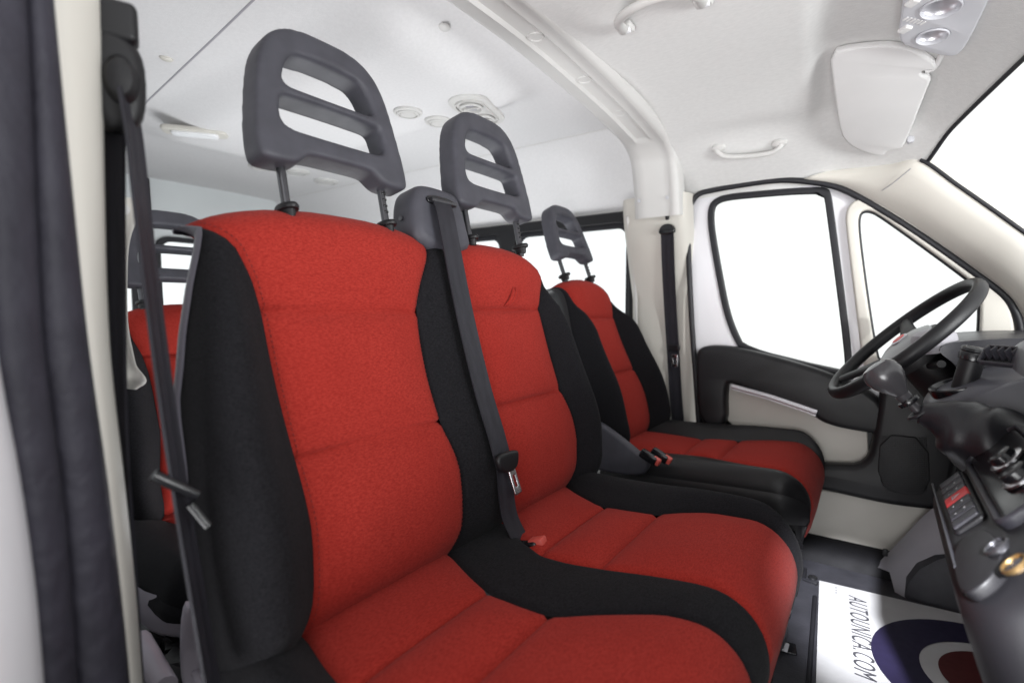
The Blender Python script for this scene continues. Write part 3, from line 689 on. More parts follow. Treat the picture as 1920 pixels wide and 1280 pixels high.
make_cushion(fb, [('left', col_, cnl), ('red', cnl, cnr), ('mid', cnr, cml), ('red', cml, cmr), ('right', cmr, cor)], -.625, -.112, col_, cor, .340, .352, M['blackf'], (-.468, -.36))
box('seat_box', (-.40, .72, .10), (.36, .80, .19), M['bplastic'], fb, .015)
# buckle in the middle
bk = box('buckle', B0+Vector((.062, .768, -.010)), (.060, .030, .022), M['bgloss'], fb, .006, rot=(0, R_(-18), R_(8)))
box('release_button', B0+Vector((.085, .772, .001)), (.030, .024, .020), M['buckle'], bk, .004, rot=(0, R_(-18), R_(8)))
# front leg and bracket under the bench
lg = plate('leg', [(-.012, 0), (.012, 0), (.03, .15), (.006, .15)], [], (-.16, 1.03, 0), (.8, .6, 0), (0, 0, 1), .012, .003, M['bplastic'], fb)

# --- middle belt
mb = thing('seat_belt', 'grey seat belt hanging down between the two passenger backrests', 'seat belt', (-.5, .75, .34))
def bpnt(w_, t, n): return B0+Vector((0, w_, 0))+T*t+N*n
P = catmull([bpnt(.742, .640, .018), bpnt(.738, .612, .026), bpnt(.740, .55, .026), bpnt(.743, .42, .028), bpnt(.750, .28, .034), bpnt(.757, .19, .042), bpnt(.762, .13, .045)], 7)
strap('webbing', P, (0, 1, .05), .047, .0026, M['webbing'], mb)
P = catmull([bpnt(.768, .128, .040), bpnt(.765, .08, .036), bpnt(.766, .03, .034), bpnt(.775, -.02, .045)], 6)
strap('webbing', P, (.25, 1, .05), .036, .0026, M['webbing'], mb)
tg = plate('tongue', [(p.x, p.y) for p in chaikin([(-.036, .008, 0), (-.030, .018, 0), (.030, .018, 0), (.036, .010, 0), (.030, -.012, 0), (.014, -.02, 0), (-.014, -.02, 0), (-.030, -.010, 0)], 2)], [], bpnt(.766, .135, .050), (0, 1, -.12), T, .014, .005, M['bplastic'], mb)
plate('tongue_blade', rrect(.026, .050, .004), [rrect(.011, .022, .002)], bpnt(.776, .096, .052), (0, 1, -.18), T+Vector((0, -.18, 0)), .004, .001, M['chrome'], tg)

# --- driver seat
DC = 1.62
ds_ = thing('driver_seat', 'red and black driver seat with one slotted grey headrest, beside the door', 'car seat', (-.4, DC, 0))
AD = R_(20.5); BD = Vector((-.645, DC, .325))
hw = [(0, .128), (.08, .138), (.14, .136), (.234, .122), (.34, .121), (.40, .124), (.455, .134), (.50, .150), (.53, .155), (.60, .155)]
dl = tab([(a, -b+.014) for a, b in hw], .012); dr_ = tab(hw, .012)
ohw = [(0, .212), (.1, .225), (.25, .224), (.36, .212), (.45, .190), (.52, .170), (.57, .160), (.62, .157)]
ol = lambda t: min(-sinterp(ohw, t, .02), dl(t)-.0005); orr = lambda t: max(sinterp(ohw, t, .02), dr_(t)+.0005)
td = tab([(-.22, .52), (-.15, .560), (-.10, .580), (0, .592), (.10, .580), (.15, .560), (.22, .52)], .03)
TD, ND = make_backrest(ds_, BD, AD, [('left', ol, dl), ('red', dl, dr_), ('right', dr_, orr)], ol, orr, td, M['vinyl'], seams=(.234, .435), bol=.062)
headrest(ds_, BD+TD*.655-ND*.02, TD, ND, rodlen=.062, sc=.9)
chw = [(-.62, .128), (-.53, .115), (-.47, .105), (-.40, .105), (-.34, .125), (-.27, .150), (-.18, .158), (-.1, .158)]
ccl = lambda x: DC-sinterp(chw, x, .02); ccr = lambda x: DC+sinterp([(-.62, .128), (-.53, .115), (-.47, .108), (-.40, .112), (-.34, .140), (-.27, .170), (-.20, .180), (-.1, .172)], x, .02)
sl_ = lambda x: DC-.225+.04*sstep(-.2, -.1, x); sr_ = lambda x: DC+.225-.04*sstep(-.2, -.1, x)
make_cushion(ds_, [('left', sl_, ccl), ('red', ccl, ccr), ('right', ccr, sr_)], -.67, -.125, sl_, sr_, .330, .352, M['vinyl'], (-.465, -.36), zlow=.235, lift=.040, liftl=.010)
box('seat_box', (-.38, DC, .10), (.36, .38, .20), M['bplastic'], ds_, .015)
sb = plate('slide_cover', [(p.x, p.y) for p in chaikin([(-.20, 0, 0), (.19, 0, 0), (.21, .03, 0), (.20, .06, 0), (-.2, .06, 0)], 2)], [], (-.36, DC-.20, .165), (1, 0, 0), (0, 0, 1), .03, .008, M['bgloss'], ds_)
# side cover with buckle, between the two seats
sc = plate('hinge_cover', [(p.x, p.y) for p in chaikin([(-.09, .085, 0), (-.05, .105, 0), (-.01, .09, 0), (.10, .025, 0), (.12, .0, 0), (.09, -.04, 0), (-.12, -.04, 0)], 3)], [], (-.62, DC-.262, .335), (1, 0, 0), (0, 0, 1), .03, .010, M['hr'], ds_)
for k, (xx, yy) in enumerate(((-.50, 1.335), (-.48, 1.365))):
    b = box('buckle', (xx, yy, .365), (.05, .022, .024), M['bgloss'], ds_, .005, rot=(0, R_(25), 0)); box('release_button', (xx+.02, yy, .358), (.024, .018, .020), M['buckle'], b, .004, rot=(0, R_(25), 0))
# handbrake style bracket at the floor beside the seat
hb = thing('hand_brake', 'black hand brake housing on the floor beside the driver seat', 'hand brake', (-.19, 1.32, 0))
plate('bracket', [(p.x, p.y) for p in chaikin([(-.05, 0, 0), (.035, 0, 0), (.045, .06, 0), (.042, .20, 0), (.02, .225, 0), (-.05, .225, 0)], 2)], [], (-.19, 1.34, .02), (1, .2, 0), (0, 0, 1), .05, .008, M['bgloss'], hb)
box('lever_base', (-.21, 1.30, .085), (.09, .08, .08), M['dash'], hb, .012)
tube('lever', catmull([(-.22, 1.33, .17), (-.17, 1.31, .215), (-.13, 1.30, .235)], 5), .011, M['bgloss'], hb, 10)
box('foot', (-.20, 1.28, .03), (.10, .09, .06), M['dash'], hb, .015)
# driver belt on the pillar
db = thing('seat_belt', 'dark driver seat belt hanging on the far door pillar', 'seat belt', (-.66, 1.89, .3))
P = catmull([on(u, v, 1, y) for u, v, y in ((1251, 436, 1.795), (1253, 500, 1.825), (1257, 580, 1.865), (1262, 660, 1.885), (1267, 740, 1.885), (1272, 800, 1.885))], 6)
strap('webbing', P, (1, -.25, 0), .05, .003, M['webbing'], db)
c = on(1251, 432, 1, 1.785)
g1 = plate('guide_loop', [(p.x, p.y) for p in chaikin([(-.030, -.012, 0), (-.030, .006, 0), (-.014, .022, 0), (.014, .022, 0), (.030, .006, 0), (.030, -.012, 0), (0, -.016, 0)], 2)], [], c, (1, -.2, 0), (0, 0, 1), .018, .006, M['bgloss'], db)
plate('height_adjuster', [(-.008, .008), (.008, .008), (.004, -.008), (-.004, -.008)], [], on(1251, 408, 1, 1.780), (1, -.2, 0), (0, 0, 1), .012, .003, M['bplastic'], db)
tt = plate('tongue', rrect(.045, .022, .006), [], on(1264, 652, 1, 1.872), (1, -.25, 0), (0, 0, 1), .012, .004, M['bplastic'], db)
plate('tongue_blade', rrect(.024, .045, .004), [rrect(.010, .02, .002)], on(1265, 676, 1, 1.868), (1, -.25, 0), (0, 0, 1), .004, .001, M['chrome'], tt)
# --- rear seat
rs = thing('rear_seat', 'red and black rear seat with grey plastic base seen past the near pillar', 'car seat', (-1.4, .72, 0))
RC = .665; BR = Vector((-1.50, RC, .215))
TR, NR = make_backrest(rs, BR, R_(14), [('left', ol, dl), ('red', dl, dr_), ('right', dr_, orr)], ol, orr, td, M['shell'], seams=(.234, .435))
headrest(rs, BR+TR*.635-NR*.02, TR, NR, rodlen=.048)
k1 = lambda f: (lambda x: f(x+.93)-DC+RC)
sl3 = lambda x: RC-.268+.03*sstep(-1.12, -1.05, x)
make_cushion(rs, [('left', sl3, k1(ccl)), ('red', k1(ccl), k1(ccr)), ('right', k1(ccr), k1(sr_))], -1.54, -1.05, sl3, k1(sr_), .215, .235, M['blackf'], (-1.395, -1.29), zlow=.155, lift=.03)
rows = []
for i in range(25):
    a = math.pi*i/24; cx = RC-.012-.266*math.cos(a); px = -1.25+.215*math.sin(a)**.7
    rows.append([(px+.004, cx, .196), (px+.012, cx, .185), (px+.006, cx, .12), (px-.03, lerp(cx, RC, .08), .085), (px-.10, lerp(cx, RC, .3), .075)])
grid('base_cover', rows, M['rearshell'], rs, ang=60)
for y in (.60, .90): box('leg', (-1.25, y, .04), (.05, .03, .09), M['bplastic'], rs, .005)
# grey recliner side and floor clutter seen under the rear seat
rc = thing('seat_leg_frame', 'grey plastic leg covers and black rails under the rear seat', 'seat frame', (-1.0, .42, 0))
plate('leg_cover', [(p.x, p.y) for p in chaikin([(-.016, -.08, 0), (.012, -.08, 0), (.016, .02, 0), (.008, .06, 0), (-.010, .06, 0)], 2)], [], on(356, 1200, 0, -.86), (.3, .95, 0), (0, 0, 1), .03, .008, M['rearshell'], rc)
plate('leg_cover', [(p.x, p.y) for p in chaikin([(-.022, -.04, 0), (.020, -.04, 0), (.022, .05, 0), (-.020, .05, 0)], 2)], [], on(383, 1215, 0, -.86), (.3, .95, 0), (0, 0, 1), .03, .008, M['shell'], rc)
tube('rail', [on(362, 1248, 0, -.86), on(385, 1300, 0, -.80)], .007, M['rearshell'], rc, 10)
tube('rail', [on(262, 1200, 0, -.95), on(310, 1290, 0, -.78)], .016, M['rearshell'], rc, 10)
for k in range(34):
    u = 258+random.random()*95; v = 1190+random.random()*95
    p = on(u, v, 2, .02+.06*random.random())
    box('rail_block', p, (.03+.05*random.random(), .02+.03*random.random(), .02+.03*random.random()), M['bgloss'] if k % 2 else M['bplastic'], rc, .004, rot=(random.random()*.6, random.random()*.6, random.random()*3))

#=FRONT
# ------------------------------------------------------------------ dashboard
da = thing('dashboard', 'black plastic dashboard with centre console and switch row at right', 'dashboard', (.3, 1.08, 0))
def extrude_y(name, prof, y0, y1, mat_, parent, n=10, endr=.0, ang=50):
    P = chaikin([(x, 0, z) for x, z in prof], 2, closed=False); rows = []
    cx = sum(p.x for p in P)/len(P); cz = sum(p.z for p in P)/len(P)
    for k in range(n+1):
        y = lerp(y0, y1, k/n); d = min(y-y0, y1-y); s = 1 if not endr or d >= endr else 1-.10*(1-d/endr)**2
        rows.append([Vector((max(p.x, cx) if False else lerp(cx+.15, p.x, s), y, lerp(cz, p.z, s))) for p in P])
    o = grid(name, rows, mat_, parent, ang=ang, caps=True); return o
extrude_y('main_panel', [(.95, .66), (.55, .715), (.25, .71), (.145, .700), (.105, .690), (.100, .672), (.135, .645), (.20, .52), (.26, .42), (.30, .36), (.60, .30)], 1.43, 1.84, M['dash'], da, 10)
extrude_y('passenger_panel', [(.95, .66), (.62, .715), (.42, .71), (.33, .700), (.30, .680), (.31, .645), (.34, .52), (.36, .42), (.40, .36), (.60, .30)], .32, 1.428, M['dash'], da, 10)
extrude_y('lower_panel', [(.6, .42), (.28, .43), (.22, .41), (.21, .38), (.26, .25), (.34, .12), (.6, .10)], 1.20, 1.80, M['bplastic'], da, 10)
# centre console, rear edge curving away towards the floor
prof = [(.42, .70), (.30, .690), (.235, .648), (.200, .582), (.162, .541), (.124, .495), (.098, .467), (.084, .450), (.082, .430), (.090, .40), (.112, .33), (.135, .25), (.165, .15), (.205, .02), (.5, .0)]
P = chaikin([(x, 0, z) for x, z in prof], 2, closed=False)
rows = []
for y in [.70, .705, .72, .76, .82, .9, .98, 1.06, 1.13, 1.17, 1.20, 1.215, 1.222, 1.225]:
    e = max(0, (y-1.13)/.095); s = .085*(1-math.sqrt(max(0, 1-e*e))); e2 = max(0, (.78-y)/.08); s += .05*(1-math.sqrt(max(0, 1-e2*e2)))
    rows.append([Vector((p.x+s*(1.0 if p.z < .60 else .3), y, p.z-(s*.25 if p.z > .5 else 0))) for p in P])
cc = grid('centre_console', rows, M['bplastic'], da, ang=60, caps=True)
# sloping face frame: helper to sit things on it
FC = Vector((.128, 1.0, .540)); FX = Vector((0, -1, 0)); FY = Vector((.63, 0, .777)).normalized(); FN = FX.cross(FY)
if FN.x > 0: FN = -FN
def face(y, s, h=0): return Vector((.106, y, .4735))+FY*s+FN*h
tube('console_crease', [Vector((.083+.0*y, y, .458)) for y in [.80+.04*k for k in range(10)]], .002, M['dash'], cc, 6)
sw = plate('switch_row', rrect(.225, .046, .008), [], face(1.015, .004, .001), FX, FY, .012, .004, M['bplastic'], da)
for k in range(7):
    y = 1.108-.031*k
    hz = (k == 3)
    b = plate('hazard_switch' if hz else 'switch', rrect(.038 if hz else .026, .038, .003), [], face(y if not hz else 1.015, .004, .0075), FX, FY, .006, .002, M['redbtn'] if hz else M['dash'], sw)
    if hz:
        plate('triangle_mark', [(-.007, -.006), (.007, -.006), (0, .008)], [[(-.0045, -.0045), (.0045, -.0045), (0, .005)]], face(1.015, .004, .0112), FX, FY, .0006, .0001, M['whiteprint'], b)
    elif k in (1, 2, 4, 5):
        plate('icon_mark', rrect(.005, .0028, .001), [], face(y, .010, .0108), FX, FY, .0005, .0001, M['whiteprint'], b)
        plate('icon_mark', rrect(.003, .0022, .001), [], face(y-.003, -.004, .0108), FX, FY, .0005, .0001, M['whiteprint'], b)
# radio / climate panel with chrome rimmed knobs
rp = plate('climate_panel', rrect(.30, .085, .015), [], face(.985, .085, .002), FX, FY, .016, .006, M['bgloss'], da)
plate('panel_bezel', rrect(.315, .100, .02), [rrect(.298, .083, .014)], face(.985, .085, .003), FX, FY, .020, .005, M['dash'], da)
for y in (1.0, .91):
    kn = lathe('knob', [(.024, 0), (.024, .004), (.018, .007), (.017, .018), (.014, .020), (.004, .020)], face(y, .09, .008), FN, M['bgloss'], rp, 28)
    lathe('knob_ring', [(.022, .004), (.024, .005), (.024, .008), (.019, .010)], face(y, .09, .008), FN, M['chrome'], kn, 28)
# lower tray and sockets on the passenger side
tr = plate('tray', [(p.x, p.y) for p in chaikin([(-.07, -.02, 0), (-.06, .03, 0), (.05, .035, 0), (.08, .0, 0), (.07, -.03, 0)], 3)], [], face(.80, -.004, .002), FX, FY, .014, .003, M['bplastic'], da)
for (u, v, m1) in ((1872, 1026, 'steel'), (1906, 1060, 'gold')):
    c = onplane(u, v, face(.8, 0, .010), FN)
    s = lathe('socket', [(.0145, 0), (.0148, .003), (.0135, .0045), (.0115, .004), (.0105, -.003), (.003, -.003)], c, FN, M[m1], tr, 26)
    lathe('socket_cap', [(.0108, -.002), (.0100, .002), (.003, .0028)], c, FN, M['dash'], s, 22)
# centre pod with cup holder, beside the steering column
rows = []
for i in range(15):
    a = i/14; y = lerp(1.235, 1.47, a); bul = math.sin(math.pi*a)**.5 if 0 < a < 1 else 0
    rows.append([Vector((x, y, z)) for x, z in [(p.x, p.z) for p in chaikin([(.36, 0, .690), (.28, 0, .672), (.22-.02*bul, 0, .655), (.17-.04*bul, 0, .632), (.135-.05*bul, 0, .600), (.12-.05*bul, 0, .565), (.13-.04*bul, 0, .53), (.18, 0, .49), (.30, 0, .46)], 2, closed=False)]])
M['pod'] = mat('pod_plastic', (.075, .075, .09), .34, .1, 12, .2, 480, .55, dist=.0008)  # dash plastic made paler: windshield reflection put into the colour
grid('centre_pod', rows, M['pod'], da, ang=60, caps=True)
cpc = on(1800, 722, 1, 1.31)
pn = Vector((-.35, -.12, .93)).normalized()
lathe('cup_holder', [(.048, -.012), (.050, 0), (.049, .005), (.045, .006), (.042, .002), (.040, -.010), (.036, -.012), (.004, -.012)], cpc, pn, M['bgloss'], da, 36)
# top vent pod
vp = [Vector((.15, 1.16, .70)), Vector((.32, 1.0, .70))]
rows = []
for i in range(13):
    a = i/12; y = lerp(.82, 1.21, a); b = math.sin(math.pi*a)**.6 if 0 < a < 1 else 0
    rows.append([Vector((x, y, .69+z*b)) for x, z in ((.168, -.02), (.170, .012), (.180, .035), (.20, .052), (.25, .060), (.34, .058), (.42, .03), (.45, -.02))])
pod = grid('vent_pod', rows, M['pod'], da, ang=60, caps=True)
vx, vy, vn = axes_from((-.62, -.55, .56))
vc = on(1884, 668, 1, 1.135)
plate('vent_frame', rrect(.070, .036, .007), [rrect(.060, .026, .004)], vc, vx, vy, .012, .003, M['dash'], pod)
plate('vent_cavity', rrect(.064, .030, .004), [], vc-vn*.004, vx, vy, .004, .001, M['bgloss'], pod)
for k in range(5): box('vent_slat', vc+vx*(-.022+.011*k)+vn*.002, (.003, .012, .028), M['dash'], pod, .0008, rot=Matrix((vx, vn, vy)).transposed())
# driver side outlet pod on the dash top
lathe('side_outlet', [(.052, -.02), (.052, .008), (.046, .020), (.030, .027), (.005, .029)], on(1752, 640, 1, 1.50), (-.25, -.05, 1), M['kick'], da, 32, squash=(1.1, .8))
# ------------------------------------------------------------------ flask in the cup holder
cpc0 = cpc; cpc = on(1806, 728, 1, 1.30)
fl = thing('flask', 'black cylindrical flask with button lid standing in the dash cup holder', 'flask', cpc)
ftop = on(1830, 652, 1, 1.295); fa = (ftop-cpc).normalized(); fh = (ftop-cpc).length
bdy = lathe('body', [(.017, -.008), (.0185, 0), (.019, fh*.62), (.0185, fh*.70)], cpc, fa, M['bplastic'], fl, 30)
lathe('lid', [(.0205, fh*.70), (.0222, fh*.72), (.0225, fh*.86), (.021, fh*.90), (.0225, fh*.93), (.021, fh*.99), (.016, fh*1.02), (.014, fh*1.0), (.004, fh*1.005)], cpc, fa, M['bgloss'], fl, 30)
lathe('button', [(.012, fh*1.0), (.0115, fh*1.02), (.003, fh*1.025)], cpc, fa, M['dash'], fl, 22)
# ------------------------------------------------------------------ gear lever
gl = thing('gear_lever', 'glossy grey gear knob on a leather boot rising from the dash', 'gear lever', (.17, 1.2, .53))
K = Vector((.012, 1.2, .634)); Bc = Vector((.175, 1.185, .535)); ax = (K-Bc).normalized()
Cc = on(1722, 770, 1, 1.2)
M['knob'] = mat('knob_grey', (.055, .053, .058), .22, .08, 12, spec=.6)
ka = (K-Cc).normalized()
lathe('knob', [(.010, -.036), (.013, -.030), (.020, -.018), (.0275, -.004), (.0305, .010), (.0290, .022), (.022, .031), (.010, .0345), (.002, .035)], K, ka, M['knob'], gl, 36, squash=(1.0, 1.08))
stem = lathe('stem', [(.0085, 0), (.0085, .03), (.012, .04), (.014, .050)], Cc-ka*.012, ka, M['knob'], gl, 24)
lathe('collar', [(.012, 0), (.0185, .002), (.0195, .006), (.0185, .010), (.012, .011)], Cc+ka*.016, ka, M['bgloss'], stem, 28)
# leather boot: swept sack with folds
axis_pts = catmull([Cc-ka*.004, Cc.lerp(Bc, .35)+Vector((0, 0, .006)), Cc.lerp(Bc, .7)+Vector((.005, 0, -.002)), Bc+Vector((.05, -.005, -.012))], 10)
rows = []
nb_ = len(axis_pts)
for i, (p, t, nv, bv) in enumerate(frame_path(axis_pts, (0, 0, 1))):
    s = i/(nb_-1); r0 = .019+.047*sstep(-.05, .75, s)
    row = []
    for j in range(40):
        a = 2*math.pi*j/40
        f = 1+.05*math.sin(3*a+5*s)*sstep(.1, .5, s)+.055*math.sin(9*s*2.2+2*math.sin(a*2))*sstep(.15, .4, s)
        ry = 1.0 if math.cos(a) > 0 else 1.15
        row.append(p+nv*(math.cos(a)*r0*f*ry*.88)+bv*(math.sin(a)*r0*f*1.0))
    rows.append(row)
grid('boot', rows, M['leather'], gl, ang=None, closeu=True, caps=True)
ring = [Cc-ka*.004+axes_from(ka)[0]*math.cos(a)*.019+axes_from(ka)[1]*math.sin(a)*.019 for a in [2*math.pi*k/24 for k in range(25)]]
tube('boot_rim', ring, .004, M['leather'], gl, 8)
# ------------------------------------------------------------------ steering wheel
sw_ = thing('steering_wheel', 'black steering wheel with grey hub tilted in front of the driver seat', 'steering wheel', (.04, 1.56, .69))
SN = Vector((-.70, -.12, .70)).normalized(); E2 = SN.cross(Vector((.7, 0, .7))).normalized(); E1 = E2.cross(SN).normalized(); WC = Vector((.038, 1.56, .688)); RW = .188
rows = []
for i in range(73):
    a = 2*math.pi*i/72; rd_ = E1*math.cos(a)+E2*math.sin(a); p = WC+rd_*RW
    rows.append([p+rd_*(math.cos(b)*.0128)+SN*(math.sin(b)*.0155) for b in [2*math.pi*k/14 for k in range(14)]])
grid('rim', rows, M['bplastic'], sw_, ang=None, closeu=True)
lathe('hub', [(.080, -.055), (.082, -.035), (.076, -.018), (.055, -.008), (.020, -.004), (.002, -.0035)], WC, SN, M['bplastic'], sw_, 40)
hb2 = lathe('hub_cover', [(.066, -.014), (.064, -.009), (.045, -.001), (.020, .003), (.002, .0035)], WC, SN, M['dial'], sw_, 40)
em = lathe('emblem', [(.020, .002), (.020, .006), (.017, .0075), (.002, .008)], WC, SN, M['silver'], hb2, 30)
lathe('emblem_disc', [(.015, .0072), (.014, .0088), (.002, .009)], WC, SN, M['redbtn'], em, 28)
for a in (R_(90-12), R_(-90+12), R_(180-22), R_(180+22)):
    rd_ = E1*math.cos(a)+E2*math.sin(a); tn = SN.cross(rd_); rows = []
    for s in [k/10 for k in range(11)]:
        p = WC+rd_*lerp(.060, RW-.004, s)+SN*lerp(-.022, 0, s); wv = lerp(.030, .017, math.sin(math.pi*min(1, s*.6))**1)
        rows.append([p+tn*(math.cos(b)*wv)+SN*(math.sin(b)*.009) for b in [2*math.pi*k/12 for k in range(12)]])
    grid('spoke', rows, M['bplastic'], sw_, ang=None, closeu=True)
cs = thing('steering_column', 'black steering column cover behind the steering wheel', 'steering column', (.2, 1.56, .6))
rows = []
for s in [k/8 for k in range(9)]:
    p = WC-SN*lerp(.045, .26, s); r0 = lerp(.055, .085, s)
    rows.append([p+E1*(math.cos(b)*r0*.9)+E2*(math.sin(b)*r0) for b in [2*math.pi*k/24 for k in range(24)]])
grid('shroud', rows, M['bplastic'], cs, ang=60, closeu=True, caps=True)
for s in (-1, 1):
    tube('stalk', catmull([WC-SN*.07+E2*(s*.05), WC-SN*.065+E2*(s*.10)+E1*.01, WC-SN*.055+E2*(s*.16)+E1*.02], 5), .008, M['bplastic'], cs, 10)

#=CEILINGTHINGS
# ------------------------------------------------------------------ sun visor
sv = thing('sun_visor', 'grey sun visor folded up against the ceiling above the driver', 'sun visor', (0, 1.45, 1.27))
def zv(x, y): return zfront(x, y)-.018
def hitz(u, v, off=.020):
    q = ray(u, v); t = 1.0
    lo, hi = .3, 2.4
    for _ in range(40):
        mid = (lo+hi)/2; p = CAM+q*mid
        if p.z < (zfront(p.x, p.y) if p.y < 1.86 else 1.1)-off: lo = mid
        else: hi = mid
    return CAM+q*((lo+hi)/2)
vpx = [(1557, 95), (1600, 84), (1690, 78), (1752, 108), (1758, 128), (1732, 128), (1725, 136), (1748, 142), (1738, 165), (1700, 262), (1690, 276), (1663, 279), (1660, 288), (1640, 288), (1605, 276), (1582, 258), (1573, 232), (1562, 150)]
VP = [hitz(u, v, .026) for u, v in vpx]
cen = sum(VP, Vector())/len(VP)
# best fit plane through three well spaced corners
p0, p1, p2 = hitz(1560, 100, .012), hitz(1745, 118, .012), hitz(1650, 283, .014)
vn_ = (p1-p0).cross(p2-p0).normalized()
if vn_.z > 0: vn_ = -vn_
axx = (p1-p0).normalized(); ayy = vn_.cross(axx)
VP2 = [onplane(u, v, p0, vn_) for u, v in vpx]; cen = sum(VP2, Vector())/len(VP2)
vis = plate('visor_board', [((p-cen).dot(axx), (p-cen).dot(ayy)) for p in chaikin(VP2, 1)], [], cen, axx, ayy, .018, .006, M['visor'], sv)
tube('hinge_rod', catmull([onplane(u, v, p0-vn_*.001, vn_) for u, v in ((1735, 133), (1748, 130), (1758, 118), (1766, 100))], 5), .006, M['visor'], sv, 10)
box('clip', onplane(1700, 262, p0, vn_)+Vector((.008, .006, 0)), (.016, .022, .018), M['lampgrey'], sv, .004)
# ------------------------------------------------------------------ overhead lamp console
oc = thing('overhead_lamp', 'grey overhead reading lamp console with two round lamps', 'reading lamp', (.0, 1.13, 1.33))
opx = [(1700, -60), (1690, 20), (1684, 62), (1690, 78), (1705, 86), (1770, 103), (1795, 102), (1812, 84), (1845, 20), (1880, -60)]
on_n = Vector((-.10, -.12, -1)).normalized(); oc0 = on(1740, 40, 2, 1.315)
OP = [onplane(u, v, oc0, on_n) for u, v in opx]; oce = sum(OP, Vector())/len(OP); oax = (OP[5]-OP[4]).normalized(); oax = (oax-on_n*oax.dot(on_n)).normalized(); oay = on_n.cross(oax)
LH = []
for (u, v, r) in ((1764, 16, .031), (1748, 69, .0265)):
    c = onplane(u, v, oce+on_n*.005, on_n)-oce; LH.append([(c.dot(oax)+r*.94*math.cos(2*math.pi*k/32), c.dot(oay)+r*.94*math.sin(2*math.pi*k/32)) for k in range(32)])
hsg = plate('housing', [((p-oce).dot(oax), (p-oce).dot(oay)) for p in chaikin(OP, 2)], LH, oce-on_n*.012, oax, oay, .034, .005, M['lampgrey'], oc)
for (u, v, r) in ((1764, 16, .031), (1748, 69, .0265)):
    c = onplane(u, v, oce+on_n*.005, on_n)
    lp = lathe('lamp', [(r*1.03, .0), (r*1.02, .0025), (r*.97, .003), (r*.93, .0), (r*.93, -.004)], c, on_n, M['lampgrey'], oc, 36, upv=tuple(oax), caps=False)
    lathe('lens', [(r*.97, -.003), (r*.93, -.006), (r*.80, -.011), (r*.50, -.016), (r*.20, -.018), (r*.02, -.0185)], c, on_n, M['silver'], lp, 32, caps=False)
for (u, v) in ((1711, 5), (1697, 55)):
    c = onplane(u, v, oce+on_n*.006, on_n); plate('switch', rrect(.016, .022, .003), [], c, oax, oay, .008, .003, M['visor'], oc)
for k in range(6):
    c = onplane(1698+6.5*k, 36+1.6*k, oce+on_n*.0055, on_n); plate('slot', rrect(.0035, .012, .001), [], c, oax, oay, .002, .0005, M['visor'], oc)
# ------------------------------------------------------------------ grab handles on the ceiling
g1 = thing('grab_handle', 'cream ceiling grab handle at the top edge of the picture', 'handle', (-.3, .75, 1.34))
zz_ = 1.335
E0 = on(1172, 58, 2, 1.345); E1_ = on(1318, 8, 2, 1.35)
hp = [E0, on(1160, 44, 2, 1.325), on(1175, 24, 2, 1.31), on(1215, 3, 2, 1.305), on(1262, -10, 2, 1.305), on(1305, -8, 2, 1.318), E1_]
tube('grip', catmull(hp, 8), .010, M['creamg'], g1, 14, flat=.8)
for e in (E0, E1_):
    f_ = box('foot', e+Vector((0, 0, .006)), (.034, .034, .016), M['creamg'], g1, .006); box('clip', e+Vector((.008, -.006, -.004)), (.012, .012, .010), M['clear'], f_, .002)
g2 = thing('grab_handle', 'cream grab handle above the driver door window', 'handle', (-.33, 1.74, 1.26))
hp = [hitz(1343, 279, .004), hitz(1346, 286, .018), hitz(1362, 294, .028), hitz(1405, 293, .030), hitz(1445, 287, .028), hitz(1462, 276, .018), hitz(1466, 268, .004)]
tube('grip', catmull(hp, 8), .0075, M['creamg'], g2, 14)
for (u, v) in ((1347, 277), (1461, 269)):
    lathe('foot', [(.017, -.002), (.016, .006), (.010, .010), (.002, .011)], hitz(u, v, .002), (0, -.5, -1), M['creamg'], g2, 20, squash=(1.3, .9))
# ------------------------------------------------------------------ air outlets, lamp, caps and seam of the rear headliner
def hitr(u, v, off=.004):
    q = ray(u, v); lo, hi = .3, 4.0
    for _ in range(40):
        mid = (lo+hi)/2; p = CAM+q*mid
        if p.z < zrear(p.x, p.y)-off: lo = mid
        else: hi = mid
    return CAM+q*((lo+hi)/2)
def round_vent(u, v, r, label, louvre=False):
    c = hitr(u, v, .001); t = thing('air_vent', label, 'air vent', c)
    s = lathe('bezel', [(r*1.25, -.004), (r*1.25, .003), (r*1.18, .006), (r*1.0, .007), (r*.96, .003)], c, (0, 0, -1), M['creamg'], t, 36)
    lathe('nozzle', [(r*.97, .0), (r*.95, .009), (r*.82, .011), (r*.78, .006), (r*.70, .006), (r*.66, .010), (r*.2, .010), (r*.05, .010)], c, (0, 0, -1), M['creamg'], t, 36)
    return t
c = hitr(895, 208, .001)
ov = thing('air_vent', 'oval cream ceiling vent with two round nozzles above the middle headrest', 'air vent', c)
def oval(L, r): return [(p[0], p[1]) for p in rrect(L, 2*r, r*.999, 10)]
oa = (hitr(930, 226, .001)-hitr(862, 196, .001)); oa.z = 0; oa.normalize(); ob = Vector((0, 0, -1)).cross(oa)
pl1 = plate('bezel', oval(.255, .062), [], c+Vector((0, 0, .002)), oa, ob, .014, .006, M['creamg'], ov)
plate('inner_ring', oval(.205, .046), [oval(.198, .0425)], c-Vector((0, 0, .006)), oa, ob, .010, .003, M['creamg'], pl1)
